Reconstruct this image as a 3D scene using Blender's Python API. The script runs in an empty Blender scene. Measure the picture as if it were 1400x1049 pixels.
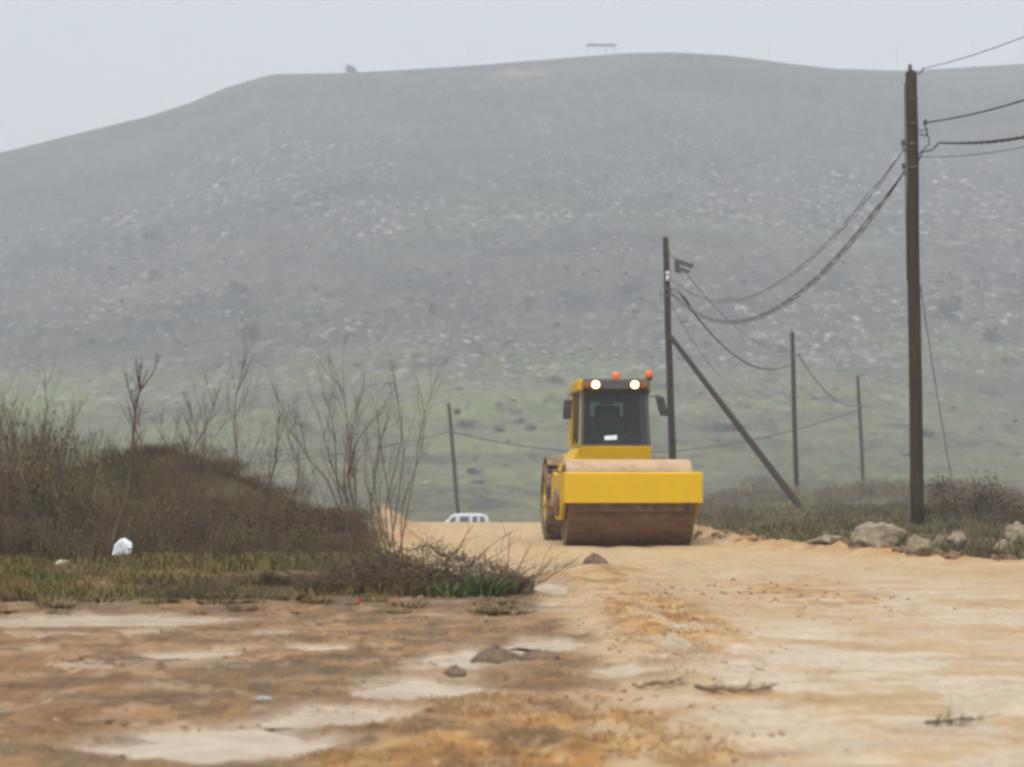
import bpy, bmesh, math, random
import numpy as np
from mathutils import Vector, Matrix, noise as mnoise

# ------------------------------------------------------------------ basics
sc = bpy.context.scene
col = sc.collection
F, CH, HY = 3111.0, 1.3, 640.0            # focal length in photo pixels, eye height, horizon row
R = math.radians

def PX(px, Y): return (px - 700.0) / F * Y
def GY(py): return CH * F / (py - HY)      # distance of a flat-ground row
def ZZ(py, Y): return CH + (HY - py) / F * Y

def tag(o, label=None, cat=None, group=None, kind=None):
    if label: o['label'] = label
    if cat: o['category'] = cat
    if group: o['group'] = group
    if kind: o['kind'] = kind
    return o

def empty(name, loc=(0, 0, 0), rz=0.0):
    o = bpy.data.objects.new(name, None)
    o.empty_display_size = 0.2
    o.location = loc
    o.rotation_euler = (0, 0, rz)
    col.objects.link(o)
    return o

def link_mesh(name, me, mat=None, parent=None, loc=None):
    o = bpy.data.objects.new(name, me)
    if mat is not None and not me.materials: me.materials.append(mat)
    if parent is not None: o.parent = parent
    if loc is not None: o.location = loc
    col.objects.link(o)
    return o

class MB:
    """collects polygons, links them as one mesh object"""
    def __init__(s): s.v = []; s.f = []
    def box(s, x0, x1, y0, y1, z0, z1):
        b = len(s.v)
        s.v += [(x0,y0,z0),(x1,y0,z0),(x1,y1,z0),(x0,y1,z0),(x0,y0,z1),(x1,y0,z1),(x1,y1,z1),(x0,y1,z1)]
        s.f += [tuple(b+i for i in q) for q in ((0,3,2,1),(4,5,6,7),(0,1,5,4),(1,2,6,5),(2,3,7,6),(3,0,4,7))]
        return s
    def hexa(s, pts):
        b = len(s.v); s.v += [tuple(p) for p in pts]
        s.f += [tuple(b+i for i in q) for q in ((0,3,2,1),(4,5,6,7),(0,1,5,4),(1,2,6,5),(2,3,7,6),(3,0,4,7))]
        return s
    def prism_x(s, prof, x0, x1):
        """profile [(y,z)...] extruded along x"""
        n = len(prof); b = len(s.v)
        s.v += [(x0, y, z) for y, z in prof] + [(x1, y, z) for y, z in prof]
        s.f.append(tuple(b+i for i in range(n)))
        s.f.append(tuple(b+n+i for i in reversed(range(n))))
        for i in range(n):
            j = (i+1) % n
            s.f.append((b+i, b+n+i, b+n+j, b+j))
        return s
    def tube(s, pts, radii, n=6, cap=True):
        pts = [Vector(p) for p in pts]
        if not isinstance(radii, (list, tuple)): radii = [radii]*len(pts)
        b = len(s.v); prev = None
        for i, p in enumerate(pts):
            if i == 0: d = pts[1]-p
            elif i == len(pts)-1: d = p-pts[i-1]
            else: d = pts[i+1]-pts[i-1]
            if d.length < 1e-9: d = Vector((0,0,1))
            d.normalize()
            if prev is None:
                u = d.orthogonal().normalized()
            else:
                u = prev - d*prev.dot(d)
                u = u.normalized() if u.length > 1e-6 else d.orthogonal().normalized()
            prev = u
            w = d.cross(u)
            r = radii[i]
            for k in range(n):
                a = 2*math.pi*k/n
                q = p + (u*math.cos(a) + w*math.sin(a))*r
                s.v.append((q.x, q.y, q.z))
        for i in range(len(pts)-1):
            for k in range(n):
                k2 = (k+1) % n
                s.f.append((b+i*n+k, b+i*n+k2, b+(i+1)*n+k2, b+(i+1)*n+k))
        if cap:
            s.f.append(tuple(b+k for k in reversed(range(n))))
            e = b+(len(pts)-1)*n
            s.f.append(tuple(e+k for k in range(n)))
        return s
    def lathe_x(s, prof, n=32, cx=0, cy=0, cz=0):
        """closed profile [(x, r)...] turned about an x axis through (cy, cz)"""
        b = len(s.v); m = len(prof)
        for k in range(n):
            a = 2*math.pi*k/n
            for x, r in prof:
                s.v.append((cx+x, cy+r*math.cos(a), cz+r*math.sin(a)))
        for k in range(n):
            k2 = (k+1) % n
            for i in range(m-1):
                s.f.append((b+k*m+i, b+k2*m+i, b+k2*m+i+1, b+k*m+i+1))
        return s
    def lathe_z(s, prof, n=16, cx=0, cy=0):
        b = len(s.v); m = len(prof)
        for k in range(n):
            a = 2*math.pi*k/n
            for r, z in prof:
                s.v.append((cx+r*math.cos(a), cy+r*math.sin(a), z))
        for k in range(n):
            k2 = (k+1) % n
            for i in range(m-1):
                s.f.append((b+k*m+i, b+k2*m+i, b+k2*m+i+1, b+k*m+i+1))
        return s
    def blade(s, p, d, L, w, bend, segs=2):
        """one thin leaf: a narrow folded ribbon that tapers to a tip"""
        d = Vector(d).normalized(); p = Vector(p)
        side = d.cross(Vector((0,0,1)))
        side = side.normalized() if side.length > 1e-3 else Vector((1,0,0))
        b = len(s.v)
        for i in range(segs):
            t = i/segs
            q = p + d*L*t + Vector(bend)*(t*t)
            ww = w*(1-0.55*t)
            s.v += [tuple(q-side*ww), tuple(q+side*ww)]
        q = p + d*L + Vector(bend)
        s.v.append(tuple(q))
        for i in range(segs-1):
            s.f.append((b+2*i, b+2*i+1, b+2*i+3, b+2*i+2))
        e = b+2*(segs-1)
        s.f.append((e, e+1, b+2*segs))
        return s
    def mesh(s, name, smooth=False):
        me = bpy.data.meshes.new(name)
        me.from_pydata(s.v, [], s.f)
        me.update()
        if smooth:
            me.polygons.foreach_set('use_smooth', [True]*len(me.polygons))
        return me
    def build(s, name, mat, parent=None, loc=None, smooth=False, bevel=0.0):
        me = s.mesh(name, smooth)
        bm = bmesh.new(); bm.from_mesh(me)
        bmesh.ops.recalc_face_normals(bm, faces=bm.faces)
        bm.to_mesh(me); bm.free()
        o = link_mesh(name, me, mat, parent, loc)
        if bevel > 0:
            m = o.modifiers.new('bevel', 'BEVEL'); m.width = bevel; m.segments = 2
            m.limit_method = 'ANGLE'; m.angle_limit = R(40)
        return o

# ------------------------------------------------------------------ noise
def _hash(ix, iy, seed):
    n = (ix.astype(np.int64)*374761393 + iy.astype(np.int64)*668265263 + seed*1274126177) & 0x7fffffff
    n = ((n ^ (n >> 13)) * 1274126177) & 0x7fffffff
    n = (n ^ (n >> 16)) & 0xffff
    return n / 65535.0

def vnoise(x, y, seed=0):
    ix = np.floor(x); iy = np.floor(y)
    fx = x-ix; fy = y-iy
    fx = fx*fx*fx*(fx*(fx*6-15)+10); fy = fy*fy*fy*(fy*(fy*6-15)+10)
    a = _hash(ix, iy, seed); b = _hash(ix+1, iy, seed)
    c = _hash(ix, iy+1, seed); d = _hash(ix+1, iy+1, seed)
    return (a*(1-fx)+b*fx)*(1-fy) + (c*(1-fx)+d*fx)*fy

def fbm(x, y, seed=0, octv=4, gain=0.5):
    t = 0; a = 1; s = 0
    for o in range(octv):
        # rotate every octave so that no lattice shows
        ca, sa = math.cos(0.7*o+0.4), math.sin(0.7*o+0.4)
        t = t + a*vnoise((x*ca-y*sa)*2.03**o+o*17.3, (x*sa+y*ca)*2.03**o-o*9.1, seed+o*7); s += a; a *= gain
    return t/s*2-1          # about -1 .. 1

def ss(t):
    t = np.clip(t, 0, 1); return t*t*(3-2*t)

# ------------------------------------------------------------------ lie of the land
RX_Y = [0, 26, 29.6, 30.8, 31.5, 32.2, 34.2, 36.2, 39.6, 60, 75, 90, 130]
RX_X = [60, 40, 16.0, 9.0, 6.6, 5.9, 5.1, 4.3, 3.5, 3.7, 4.5, 5.5, 9]
LX_Y = [0, 21.4, 22.4, 24.5, 28, 33, 40, 56, 75, 90]
LX_X = [-60, -14, -0.6, -0.1, -0.7, -1.7, -2.1, -2.8, -4, -5]
RIDGE = [(-800, 330), (-400, 270), (-150, 232), (0, 205), (100, 182), (200, 160), (260, 142), (310, 121), (370, 104), (480, 101), (600, 94), (740, 83),
         (850, 74), (920, 73), (1000, 77), (1080, 88), (1140, 95), (1240, 97), (1330, 92), (1400, 88), (1600, 76), (2000, 90), (2600, 150)]
HP_Y = np.array([140, 170, 200, 240, 280, 330, 400, 500, 600, 640, 665, 690, 730, 800, 1000, 1200], float)
HP_Z = np.array([-3.5, -3.5, -3.3, -2.0, 1.2, 8.0, 22.0, 52.0, 88.0, 104.0, 112.0, 114.0, 111.0, 96.0, 60.0, 40.0])
_fine = np.arange(130, 1210, 2.0)
_k = np.exp(-(np.arange(-20, 21)/9.0)**2); _k /= _k.sum()
_fz = np.convolve(np.pad(np.interp(_fine, HP_Y, HP_Z), 20, mode='edge'), _k, 'valid')
RID_Y = 667.0
_rx = np.array([PX(a, RID_Y) for a, b in RIDGE]); 
_best = max((_fz - CH)/_fine)              # steepest sight line of the unscaled profile
_rs = np.array([((HY-b)/F)/_best for a, b in RIDGE])

# wet hollows, as (photo column, row, half width, half height) of their flat-ground outline
PUDDLES = [(300,1014,165,21),(470,978,110,15),(575,942,90,16),(655,900,60,13),(745,879,55,7),(705,894,34,9),
           (150,846,150,8),(300,816,42,3.5),(752,803,26,7),(262,894,70,5),(430,886,46,5),(860,915,45,7)]
def world_ellipse(e):
    cx, cy, rx, ry = e
    Y = GY(cy); return PX(cx, Y), Y, rx/F*Y, 0.5*(GY(cy-ry)-GY(cy+ry))
PUD = [world_ellipse(e) for e in PUDDLES]

def ell(X, Y, e, warp=0.0, seed=5, soft=0.5):
    return ellw(X, Y, world_ellipse(e), warp, seed, soft)
def ellw(X, Y, e, warp=0.0, seed=5, soft=0.5):
    x0, y0, rx, ry = e
    d = np.sqrt(((X-x0)/rx)**2 + ((Y-y0)/ry)**2)
    if warp: d = d + warp*fbm(X/(0.35*rx+.12), Y/(0.35*ry+.12), seed, 5, .62)
    return ss((1+soft-d)/(2*soft))

def height(X, Y):
    X = np.asarray(X, float); Y = np.asarray(Y, float)
    q = np.maximum(Y-47.5, 0)
    z = -3.5*(1-np.exp(-(.00092*q*q)/3.5))
    xr = np.interp(Y, RX_Y, RX_X); xl = np.interp(Y, LX_Y, LX_X)
    near = 1-ss((Y-75)/25)
    right = ss((X-xr+.2)/2.2); left = ss((xl-X+.1)/1.0)*ss((Y-23)/2)
    road = (1-right)*(1-left)
    # right-hand bank
    z = z + near*right*(.20*ss((X-xr)/3.0)) * (0.85+.35*fbm(X/6, Y/6, 31, 3))
    z = z + right*ss((X-xr)/4)*np.interp(Y, [48, 60, 71, 78, 84, 90, 97, 108, 125], [0, .10, .36, .95, 1.28, 1.35, 1.05, .4, 0])*(1-.45*ss((X-15)/10))*(1+.16*fbm(X/2.5, Y/5, 32, 3))
    # soil pushed up along the right road edge
    wr = np.exp(-((X-xr)/.5)**2)*ss((Y-30.5)/3)*(1-ss((Y-44)/6))
    z = z + wr*(.10+.16*fbm(X/.5, Y/.8, 12, 5, .62)+.10*np.abs(fbm(X/.2, Y/.35, 13, 3)))
    # left bank and the hummock behind the brush
    z = z + near*left*(.10+.08*fbm(X/2, Y/2, 3, 3))
    hum = 1.0*np.exp(-((X+11.5)/3.6)**2-((Y-39)/5)**2) + 1.30*np.exp(-((X+5.9)/2.5)**2-((Y-39)/3.6)**2)*(1+.16*fbm(X/.9, Y/1.5, 15, 3))
    z = z + hum*ss((xl-X+1)/1.5)
    # orange heap left of the far road
    z = z + .42*np.exp(-((X+2.75)/.55)**2-((Y-48)/3.2)**2)*(1+.5*fbm(X/.5, Y/.8, 44, 3))
    # mud relief
    rough = near*(1-.62*road*ss((X-np.interp(Y,[0,12,20,30,60],[-.2,.3,.9,.5,-3]))/1.0))
    det = fbm(X/1.7, Y/1.7, 1, 4)*.045 + fbm(X/.42, Y/.42, 2, 4)*.026 + fbm(X/.13, Y/.13, 9, 3)*.010
    z = z + rough*det
    # muddy hump between the track and the road
    z = z + .07*ell(X, Y, (880,842,90,34), .35, 8, .8) + .05*ell(X, Y, (690,985,240,32), .3, 18, .8) + .06*ell(X,Y,(800,790,60,10),.3,4)
    for (a_, b_, c_, d_, e_) in ((815,28.5,.30,.5,.06),(676,15.5,.26,.30,.045),(735,15.3,.22,.22,.035),(622,14.25,.14,.14,.02)):
        z = z + e_*np.exp(-((X-PX(a_,b_))/c_)**2-((Y-b_)/d_)**2)*(1+.5*fbm(X/.1, Y/.14, 17, 4))
    # wheel ruts running from the foreground towards the crest
    for off, dep in ((-.35, .045), (.35, .05), (1.5, .028), (2.2, .03)):
        cx = np.interp(Y, [4, 12, 20, 32, 60], [1.4, 1.2, .9, .2, -.9]) + off + .15*np.sin(Y*.35+off)
        z = z - dep*near*np.exp(-((X-cx)/.16)**2)*(.6+.6*vnoise(X*0+off*9, Y/2.2, 21))*(Y < 60)
    z = np.where((z < -.004) & (Y < 27), -.004+(z+.004)*.12, z)
    och = 0
    for e in ((700,1000,260,55),(890,845,80,46),(900,1020,120,30)): och = np.maximum(och, ell(X, Y, e, .4, 33, .6))
    z = z + och*near*(.022*fbm(X/.16, Y/.30, 34, 4, .6)+.008)
    for i, e in enumerate(PUD):
        w = ellw(X, Y, e, .62, 40+i, .45)
        z = z*(1-.72*w) - .034*w
    # valley and hill
    s = np.interp(X*RID_Y/np.maximum(Y, 300), _rx, _rs)
    hz = np.interp(Y, _fine, _fz)
    hill = (hz+3.5)*s
    z = z + hill
    far = ss((Y-150)/150)
    z = z + far*(fbm(X/70, Y/55, 60, 4)*2.6 + fbm(X/16, Y/12, 61, 3)*.55)*(1-.72*ss((Y-560)/90))
    return z

def H(x, y): return float(height(np.array([x]), np.array([y]))[0])

# ------------------------------------------------------------------ materials
class NT:
    def __init__(s, name):
        s.m = bpy.data.materials.new(name); s.m.use_nodes = True
        s.t = s.m.node_tree; s.n = s.t.nodes; s.l = s.t.links
        s.b = s.n['Principled BSDF']; s.out = s.n['Material Output']
        s.co = s.n.new('ShaderNodeTexCoord').outputs['Object']
    def noise(s, scale, detail=5, rough=.55, vec=None, dist=0):
        n = s.n.new('ShaderNodeTexNoise'); n.inputs['Scale'].default_value = scale
        n.inputs['Detail'].default_value = detail; n.inputs['Roughness'].default_value = rough
        n.inputs['Distortion'].default_value = dist
        s.l.new(vec or s.co, n.inputs['Vector']); return n.outputs['Fac']
    def mapping(s, scale, loc=(0,0,0)):
        n = s.n.new('ShaderNodeMapping'); n.inputs['Scale'].default_value = scale; n.inputs['Location'].default_value = loc
        s.l.new(s.co, n.inputs['Vector']); return n.outputs['Vector']
    def ramp(s, fac, a, b):
        n = s.n.new('ShaderNodeMapRange'); n.interpolation_type = 'SMOOTHSTEP'
        n.inputs['From Min'].default_value = a; n.inputs['From Max'].default_value = b
        s.l.new(fac, n.inputs['Value']); return n.outputs['Result']
    def mix(s, fac, a, b, blend='MIX'):
        n = s.n.new('ShaderNodeMix'); n.data_type = 'RGBA'; n.blend_type = blend
        for sock, v in ((n.inputs[0], fac), (n.inputs[6], a), (n.inputs[7], b)):
            if isinstance(v, bpy.types.NodeSocket): s.l.new(v, sock)
            elif isinstance(v, (int, float)): sock.default_value = v
            else: sock.default_value = (*v, 1)
        return n.outputs[2]
    def math(s, op, a, b=0.0):
        n = s.n.new('ShaderNodeMath'); n.operation = op
        for sock, v in ((n.inputs[0], a), (n.inputs[1], b)):
            if isinstance(v, bpy.types.NodeSocket): s.l.new(v, sock)
            else: sock.default_value = v
        return n.outputs[0]
    def attr(s, name):
        n = s.n.new('ShaderNodeAttribute'); n.attribute_name = name; return n
    def bump(s, h, strength, dist):
        n = s.n.new('ShaderNodeBump'); n.inputs['Strength'].default_value = strength; n.inputs['Distance'].default_value = dist
        s.l.new(h, n.inputs['Height']); s.l.new(n.outputs['Normal'], s.b.inputs['Normal']); return n
    def set(s, **k):
        for key, v in k.items():
            sock = s.b.inputs[key.replace('_', ' ')]
            if isinstance(v, bpy.types.NodeSocket): s.l.new(v, sock)
            elif isinstance(v, tuple) and len(v) == 3: sock.default_value = (*v, 1)
            else: sock.default_value = v
        return s

def simple(name, c1, c2=None, scale=6, rough=.7, bump=0.0, bscale=None, bdist=.01, metallic=0.0, per_object=0.0, lo=.35, hi=.65, spec=.5):
    t = NT(name)
    c2 = c2 or tuple(x*.75 for x in c1)
    n = t.noise(scale)
    c = t.mix(t.ramp(n, lo, hi), c1, c2)
    if per_object:
        oi = t.n.new('ShaderNodeObjectInfo')
        f = t.math('ADD', t.math('MULTIPLY', oi.outputs['Random'], 2*per_object), 1-per_object)
        v = t.n.new('ShaderNodeVectorMath'); v.operation = 'SCALE'
        t.l.new(c, v.inputs[0]); t.l.new(f, v.inputs['Scale']); c = v.outputs[0]
    t.set(Base_Color=c, Roughness=rough, Metallic=metallic)
    t.b.inputs['Specular IOR Level'].default_value = spec
    if bump: t.bump(t.noise(bscale or scale*4), bump, bdist)
    return t.m

M = {}
M['wood'] = None
def wood_mat(name, a, b):
    t = NT(name)
    v = t.mapping((9, 9, .8))
    g = t.noise(3.0, 6, .65, v, .6)
    c = t.mix(t.ramp(g, .3, .7), a, b)
    c = t.mix(t.ramp(t.noise(1.3), .45, .7), c, tuple(x*.62 for x in a))
    t.set(Base_Color=c, Roughness=.9); t.bump(g, .7, .02); t.b.inputs['Specular IOR Level'].default_value = .15
    return t.m
M['wood'] = wood_mat('weathered pole wood', (.048,.032,.017), (.024,.017,.010))
M['wood_far'] = wood_mat('wet dark pole wood', (.034,.023,.017), (.019,.014,.011))
M['steel'] = simple('galvanised fitting', (.13,.13,.12), (.06,.06,.055), 20, .5, metallic=.5)
M['ceramic'] = simple('pale insulator ceramic', (.55,.54,.5), (.4,.38,.34), 12, .25)
M['black'] = simple('black rubbery plastic', (.016,.016,.018), (.03,.03,.032), 10, .55)
M['cable'] = simple('black cable sheath', (.02,.02,.022), (.035,.034,.034), 4, .6)

def paint_mat():
    t = NT('dusty yellow machine paint')
    base = t.mix(t.noise(1.6), (.55,.345,.0003), (.49,.300,.001))
    # dried splashes: more of them low on the machine
    sep = t.n.new('ShaderNodeSeparateXYZ'); t.l.new(t.co, sep.inputs[0])
    low = t.math('MULTIPLY', t.math('SUBTRACT', 1.15, sep.outputs['Z']), .16)
    d = t.math('ADD', t.noise(7, 8, .62, None, .5), low)
    c = t.mix(t.math('MULTIPLY', t.ramp(d, .60, .80), .6), base, (.30,.18,.08))
    streak = t.noise(5, 6, .6, t.mapping((7, 7, .5)))
    c = t.mix(t.math('MULTIPLY', t.ramp(streak, .56, .76), .22), c, (.33,.21,.09))
    t.set(Base_Color=c, Roughness=t.math('ADD', t.math('MULTIPLY', d, .5), .25)); t.b.inputs['Specular IOR Level'].default_value = .22
    t.bump(t.noise(60), .08, .004)
    return t.m
M['paint'] = paint_mat()
def drum_mat():
    t = NT('muddy drum steel')
    a = t.noise(2.2, 7, .6, t.mapping((1, 4, 4)), .4)
    c = t.mix(t.ramp(a, .35, .68), (.17,.090,.042), (.095,.047,.021))
    c = t.mix(t.ramp(t.noise(9, 8, .65), .55, .75), c, (.26,.165,.092))
    ring = t.noise(3.0, 4, .5, t.mapping((6, .15, .15)))
    c = t.mix(t.math('MULTIPLY', t.ramp(ring, .5, .7), .5), c, (.16,.095,.05))
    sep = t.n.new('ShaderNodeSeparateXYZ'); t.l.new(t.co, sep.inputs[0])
    up = t.ramp(t.math('ADD', sep.outputs['Z'], t.math('MULTIPLY', t.noise(4, 6, .6), .5)), 1.35, 1.70)     # upper drum painted paler, imitating light from the sky above
    dry = t.mix(t.noise(5, 6, .6, t.mapping((1, 3, 3))), (.46,.33,.21), (.36,.245,.145))  # pale tone of the sky-lit top, put into the colour
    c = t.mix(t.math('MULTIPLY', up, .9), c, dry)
    t.set(Base_Color=c, Roughness=.55, Metallic=.0); t.bump(t.noise(24, 6), .5, .012); t.b.inputs['Specular IOR Level'].default_value = .3
    return t.m
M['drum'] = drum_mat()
M['tyre'] = simple('muddy tyre rubber', (.045,.038,.03), (.20,.13,.075), 5, .9, .5, 30, .01, lo=.38, hi=.58, spec=.2)
M['interior'] = simple('dark cab interior', (.022,.022,.026), (.035,.034,.038), 3, .7)
M['seat'] = simple('dark seat vinyl', (.020,.017,.026), (.03,.026,.036), 3, .6)
M['cabgrey'] = simple('dark charcoal cab frame', (.035,.03,.026), (.055,.047,.04), 6, .5)
M['mudmetal'] = simple('mud caked steel', (.10,.065,.04), (.22,.14,.08), 6, .8, .4, 25, .01)
M['white'] = simple('white vehicle paint', (.46,.48,.50), (.42,.44,.46), 2, .3)
M['sticker'] = simple('pale windscreen sticker', (.62,.70,.66), (.55,.62,.58), 20, .5)
M['carglass'] = simple('dark car glass', (.03,.035,.04), (.05,.055,.06), 2, .08)

def glass_mat():
    t = NT('tinted cab glass')
    t.set(Base_Color=(.40,.50,.51), Roughness=.03, IOR=1.28)
    t.b.inputs['Transmission Weight'].default_value = 1.0
    dirt = t.ramp(t.noise(3.5, 7, .6, t.mapping((2, 2, 1)), .3), .45, .8)
    d = t.n.new('ShaderNodeBsdfDiffuse'); d.inputs['Color'].default_value = (.30,.29,.26,1)
    mx = t.n.new('ShaderNodeMixShader'); t.l.new(t.math('ADD', t.math('MULTIPLY', dirt, .05), .008), mx.inputs[0])
    t.l.new(t.b.outputs[0], mx.inputs[1]); t.l.new(d.outputs[0], mx.inputs[2]); t.l.new(mx.outputs[0], t.out.inputs['Surface'])
    return t.m
M['glass'] = glass_mat()
def clear_glass():
    t = NT('clear side glass'); t.set(Base_Color=(.9,.93,.92), Roughness=.02, IOR=1.5); t.b.inputs['Transmission Weight'].default_value = 1.0
    return t.m
M['clearglass'] = clear_glass()
def amber():
    t = NT('amber lens plastic')
    t.set(Base_Color=t.mix(t.noise(8), (.62,.13,.015), (.50,.10,.012)), Roughness=.3); return t.m
M['amber'] = amber()
def lamp():
    t = NT('lit work lamp')
    t.set(Base_Color=(.9,.85,.7), Roughness=.2)
    t.b.inputs['Emission Color'].default_value = (1.0, .80, .48, 1)
    t.b.inputs['Emission Strength'].default_value = 6.0
    return t.m
M['lamp'] = lamp()
def ring():
    t = NT('warm lit reflector'); t.set(Base_Color=(.5,.3,.12), Roughness=.3)
    t.b.inputs['Emission Color'].default_value = (1.0, .52, .16, 1); t.b.inputs['Emission Strength'].default_value = .55
    return t.m
M['glowring'] = ring()
M['orange'] = simple('dull amber marker lens', (.26,.085,.02), (.2,.06,.015), 10, .35)
def bag():
    t = NT('white plastic bag'); t.set(Base_Color=t.mix(t.noise(9), (.80,.84,.88), (.74,.79,.84)), Roughness=.35)
    t.bump(t.noise(9, 4), .4, .02); return t.m
M['bag'] = bag()
M['paper'] = simple('soiled pale paper', (.62,.58,.44), (.45,.40,.28), 12, .8)
M['red'] = simple('red plastic scrap', (.40,.04,.035), (.28,.03,.03), 9, .4)
M['bluegrey'] = simple('pale blue plastic scrap', (.42,.44,.50), (.30,.31,.36), 9, .35)
def rock_mat(name, a, b, c3):
    t = NT(name)
    n = t.noise(3.2, 8, .6, None, .4)
    c = t.mix(t.ramp(n, .32, .62), a, b)
    c = t.mix(t.ramp(t.noise(11, 7, .65), .52, .72), c, c3)
    c = t.mix(t.ramp(t.noise(1.1, 3), .5, .7), c, tuple(x*.75 for x in b))
    t.set(Base_Color=c, Roughness=.9); t.bump(t.noise(14, 8, .65), .9, .04); return t.m
M['rock'] = rock_mat('lichened limestone', (.34,.285,.20), (.22,.18,.115), (.10,.082,.05))
M['rockred'] = rock_mat('earthy red stone', (.27,.16,.085), (.20,.115,.06), (.32,.22,.13))
M['rockfar'] = simple('pale far limestone', (.18,.175,.17), (.12,.116,.112), .8, .9, per_object=.15)
M['clod'] = simple('dark wet clod', (.085,.055,.032), (.135,.086,.048), 9, .75, .8, 26, .03)
def twig(name, a, b, po=.2): return simple(name, a, b, 3, .85, per_object=po, spec=.25)
M['twig'] = twig('brown dry twig', (.130,.090,.050), (.078,.055,.032))
M['twigred'] = twig('reddish bare stem', (.085,.056,.040), (.115,.078,.050))
M['deadleaf'] = twig('dead brush leaf', (.118,.082,.036), (.068,.052,.022), .38)
M['oliveleaf'] = twig('olive scrub leaf', (.092,.094,.026), (.122,.094,.038), .38)
M['greytwig'] = twig('grey seeded scrub', (.30,.24,.20), (.17,.135,.115))
M['greyleaf'] = twig('grey green scrub leaf', (.080,.078,.040), (.110,.088,.058))
M['brownleaf'] = twig('rusty brown scrub leaf', (.082,.050,.032), (.052,.036,.024))
M['weed'] = twig('green weed blade', (.060,.105,.024), (.036,.066,.016))
M['palestem'] = twig('pale straw stem', (.15,.125,.08), (.10,.08,.05))
M['farshrub'] = twig('far dark shrub leaf', (.040,.037,.033), (.056,.050,.044), .3)

def grass_mat(name, a, b, c3):
    t = NT(name)
    c = t.mix(t.ramp(t.noise(.9, 4), .38, .62), a, b)
    c = t.mix(t.ramp(t.noise(2.7, 4), .5, .7), c, c3)
    t.set(Base_Color=c, Roughness=.8); t.b.inputs['Specular IOR Level'].default_value = .3
    return t.m
M['verge'] = grass_mat('olive verge grass', (.110,.074,.020), (.072,.078,.014), (.128,.070,.020))
M['bankgrass'] = grass_mat('grey green bank grass', (.072,.068,.020), (.094,.068,.028), (.048,.062,.014))
M['stubble'] = grass_mat('rusty wet stubble', (.20,.105,.036), (.12,.062,.022), (.40,.27,.13))
M['mudgrass'] = grass_mat('muddy green tufts', (.085,.075,.035), (.11,.085,.045), (.06,.065,.028))

def soil_mat():
    t = NT('wet clay soil')
    a = t.attr('soil').outputs['Color']; w = t.attr('wet').outputs['Fac']
    n1 = t.noise(2.6, 8, .62, t.mapping((.55, 1, 1)), .5); n2 = t.noise(15, 8, .65, None, .3); n3 = t.noise(70, 5, .6)
    k = t.math('ADD', t.math('MULTIPLY', n1, .55), t.math('ADD', t.math('MULTIPLY', n2, .55), t.math('MULTIPLY', n3, .25)))
    k = t.math('ADD', t.math('MULTIPLY', t.math('SUBTRACT', k, .675), 1.75), 1.0)
    v = t.n.new('ShaderNodeVectorMath'); v.operation = 'SCALE'; t.l.new(a, v.inputs[0]); t.l.new(k, v.inputs['Scale'])
    c = t.mix(t.math('MULTIPLY', t.ramp(t.noise(5.5, 7, .6, None, .6), .52, .66), .30), v.outputs[0], (.29,.165,.075))
    c = t.mix(t.math('MULTIPLY', t.ramp(t.noise(33, 4, .6), .63, .70), .5), c, (.13,.085,.05))
    rgh = t.math('SUBTRACT', .80, t.math('MULTIPLY', t.math('MULTIPLY', w, t.ramp(n2, .3, .6)), .45))
    t.set(Base_Color=c, Roughness=rgh)
    h = t.math('ADD', t.math('MULTIPLY', n2, .7), t.math('MULTIPLY', n3, .3))
    t.bump(h, .7, .03); t.b.inputs['Specular IOR Level'].default_value = .3
    return t.m
M['soil'] = soil_mat()
def hill_mat():
    t = NT('misty hillside ground')
    a = t.attr('soil').outputs['Color']; rk = t.attr('wet').outputs['Fac']
    n1 = t.noise(.035, 8, .62, t.mapping((.6, 1, 1)), .6); n2 = t.noise(.30, 7, .68, t.mapping((1, .34, .8)))
    n3 = t.noise(.75, 6, .7, t.mapping((1, .36, .8), (7, 3, 1)))
    k = t.math('ADD', t.math('MULTIPLY', n1, .5), t.math('ADD', t.math('MULTIPLY', n2, .6), t.math('MULTIPLY', n3, .5)))
    k = t.math('MAXIMUM', t.math('ADD', t.math('MULTIPLY', t.math('SUBTRACT', k, .80), 7.0), 1.0), .18)
    v = t.n.new('ShaderNodeVectorMath'); v.operation = 'SCALE'; t.l.new(a, v.inputs[0]); t.l.new(k, v.inputs['Scale'])
    c = t.mix(t.math('MULTIPLY', t.ramp(n2, .52, .62), .6), v.outputs[0], (.030,.027,.026))
    stone = t.ramp(t.noise(.6, 6, .72, t.mapping((1, .45, .9))), .54, .64)
    c = t.mix(t.math('MULTIPLY', stone, rk), c, (.24,.233,.23))
    t.set(Base_Color=c, Roughness=.95); t.b.inputs['Specular IOR Level'].default_value = .2
    t.bump(n2, .8, .6)
    return t.m
M['hill'] = hill_mat()
def water_mat():
    t = NT('milky puddle water')
    t.set(Base_Color=t.mix(t.ramp(t.noise(2.5, 5, .6, None, .5), .35, .65), (.47,.39,.275), (.37,.29,.19)), Roughness=.20, IOR=1.33)
    t.bump(t.noise(16, 3, .5, t.mapping((1, .5, 1))), .10, .02)
    return t.m
M['water'] = water_mat()

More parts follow.
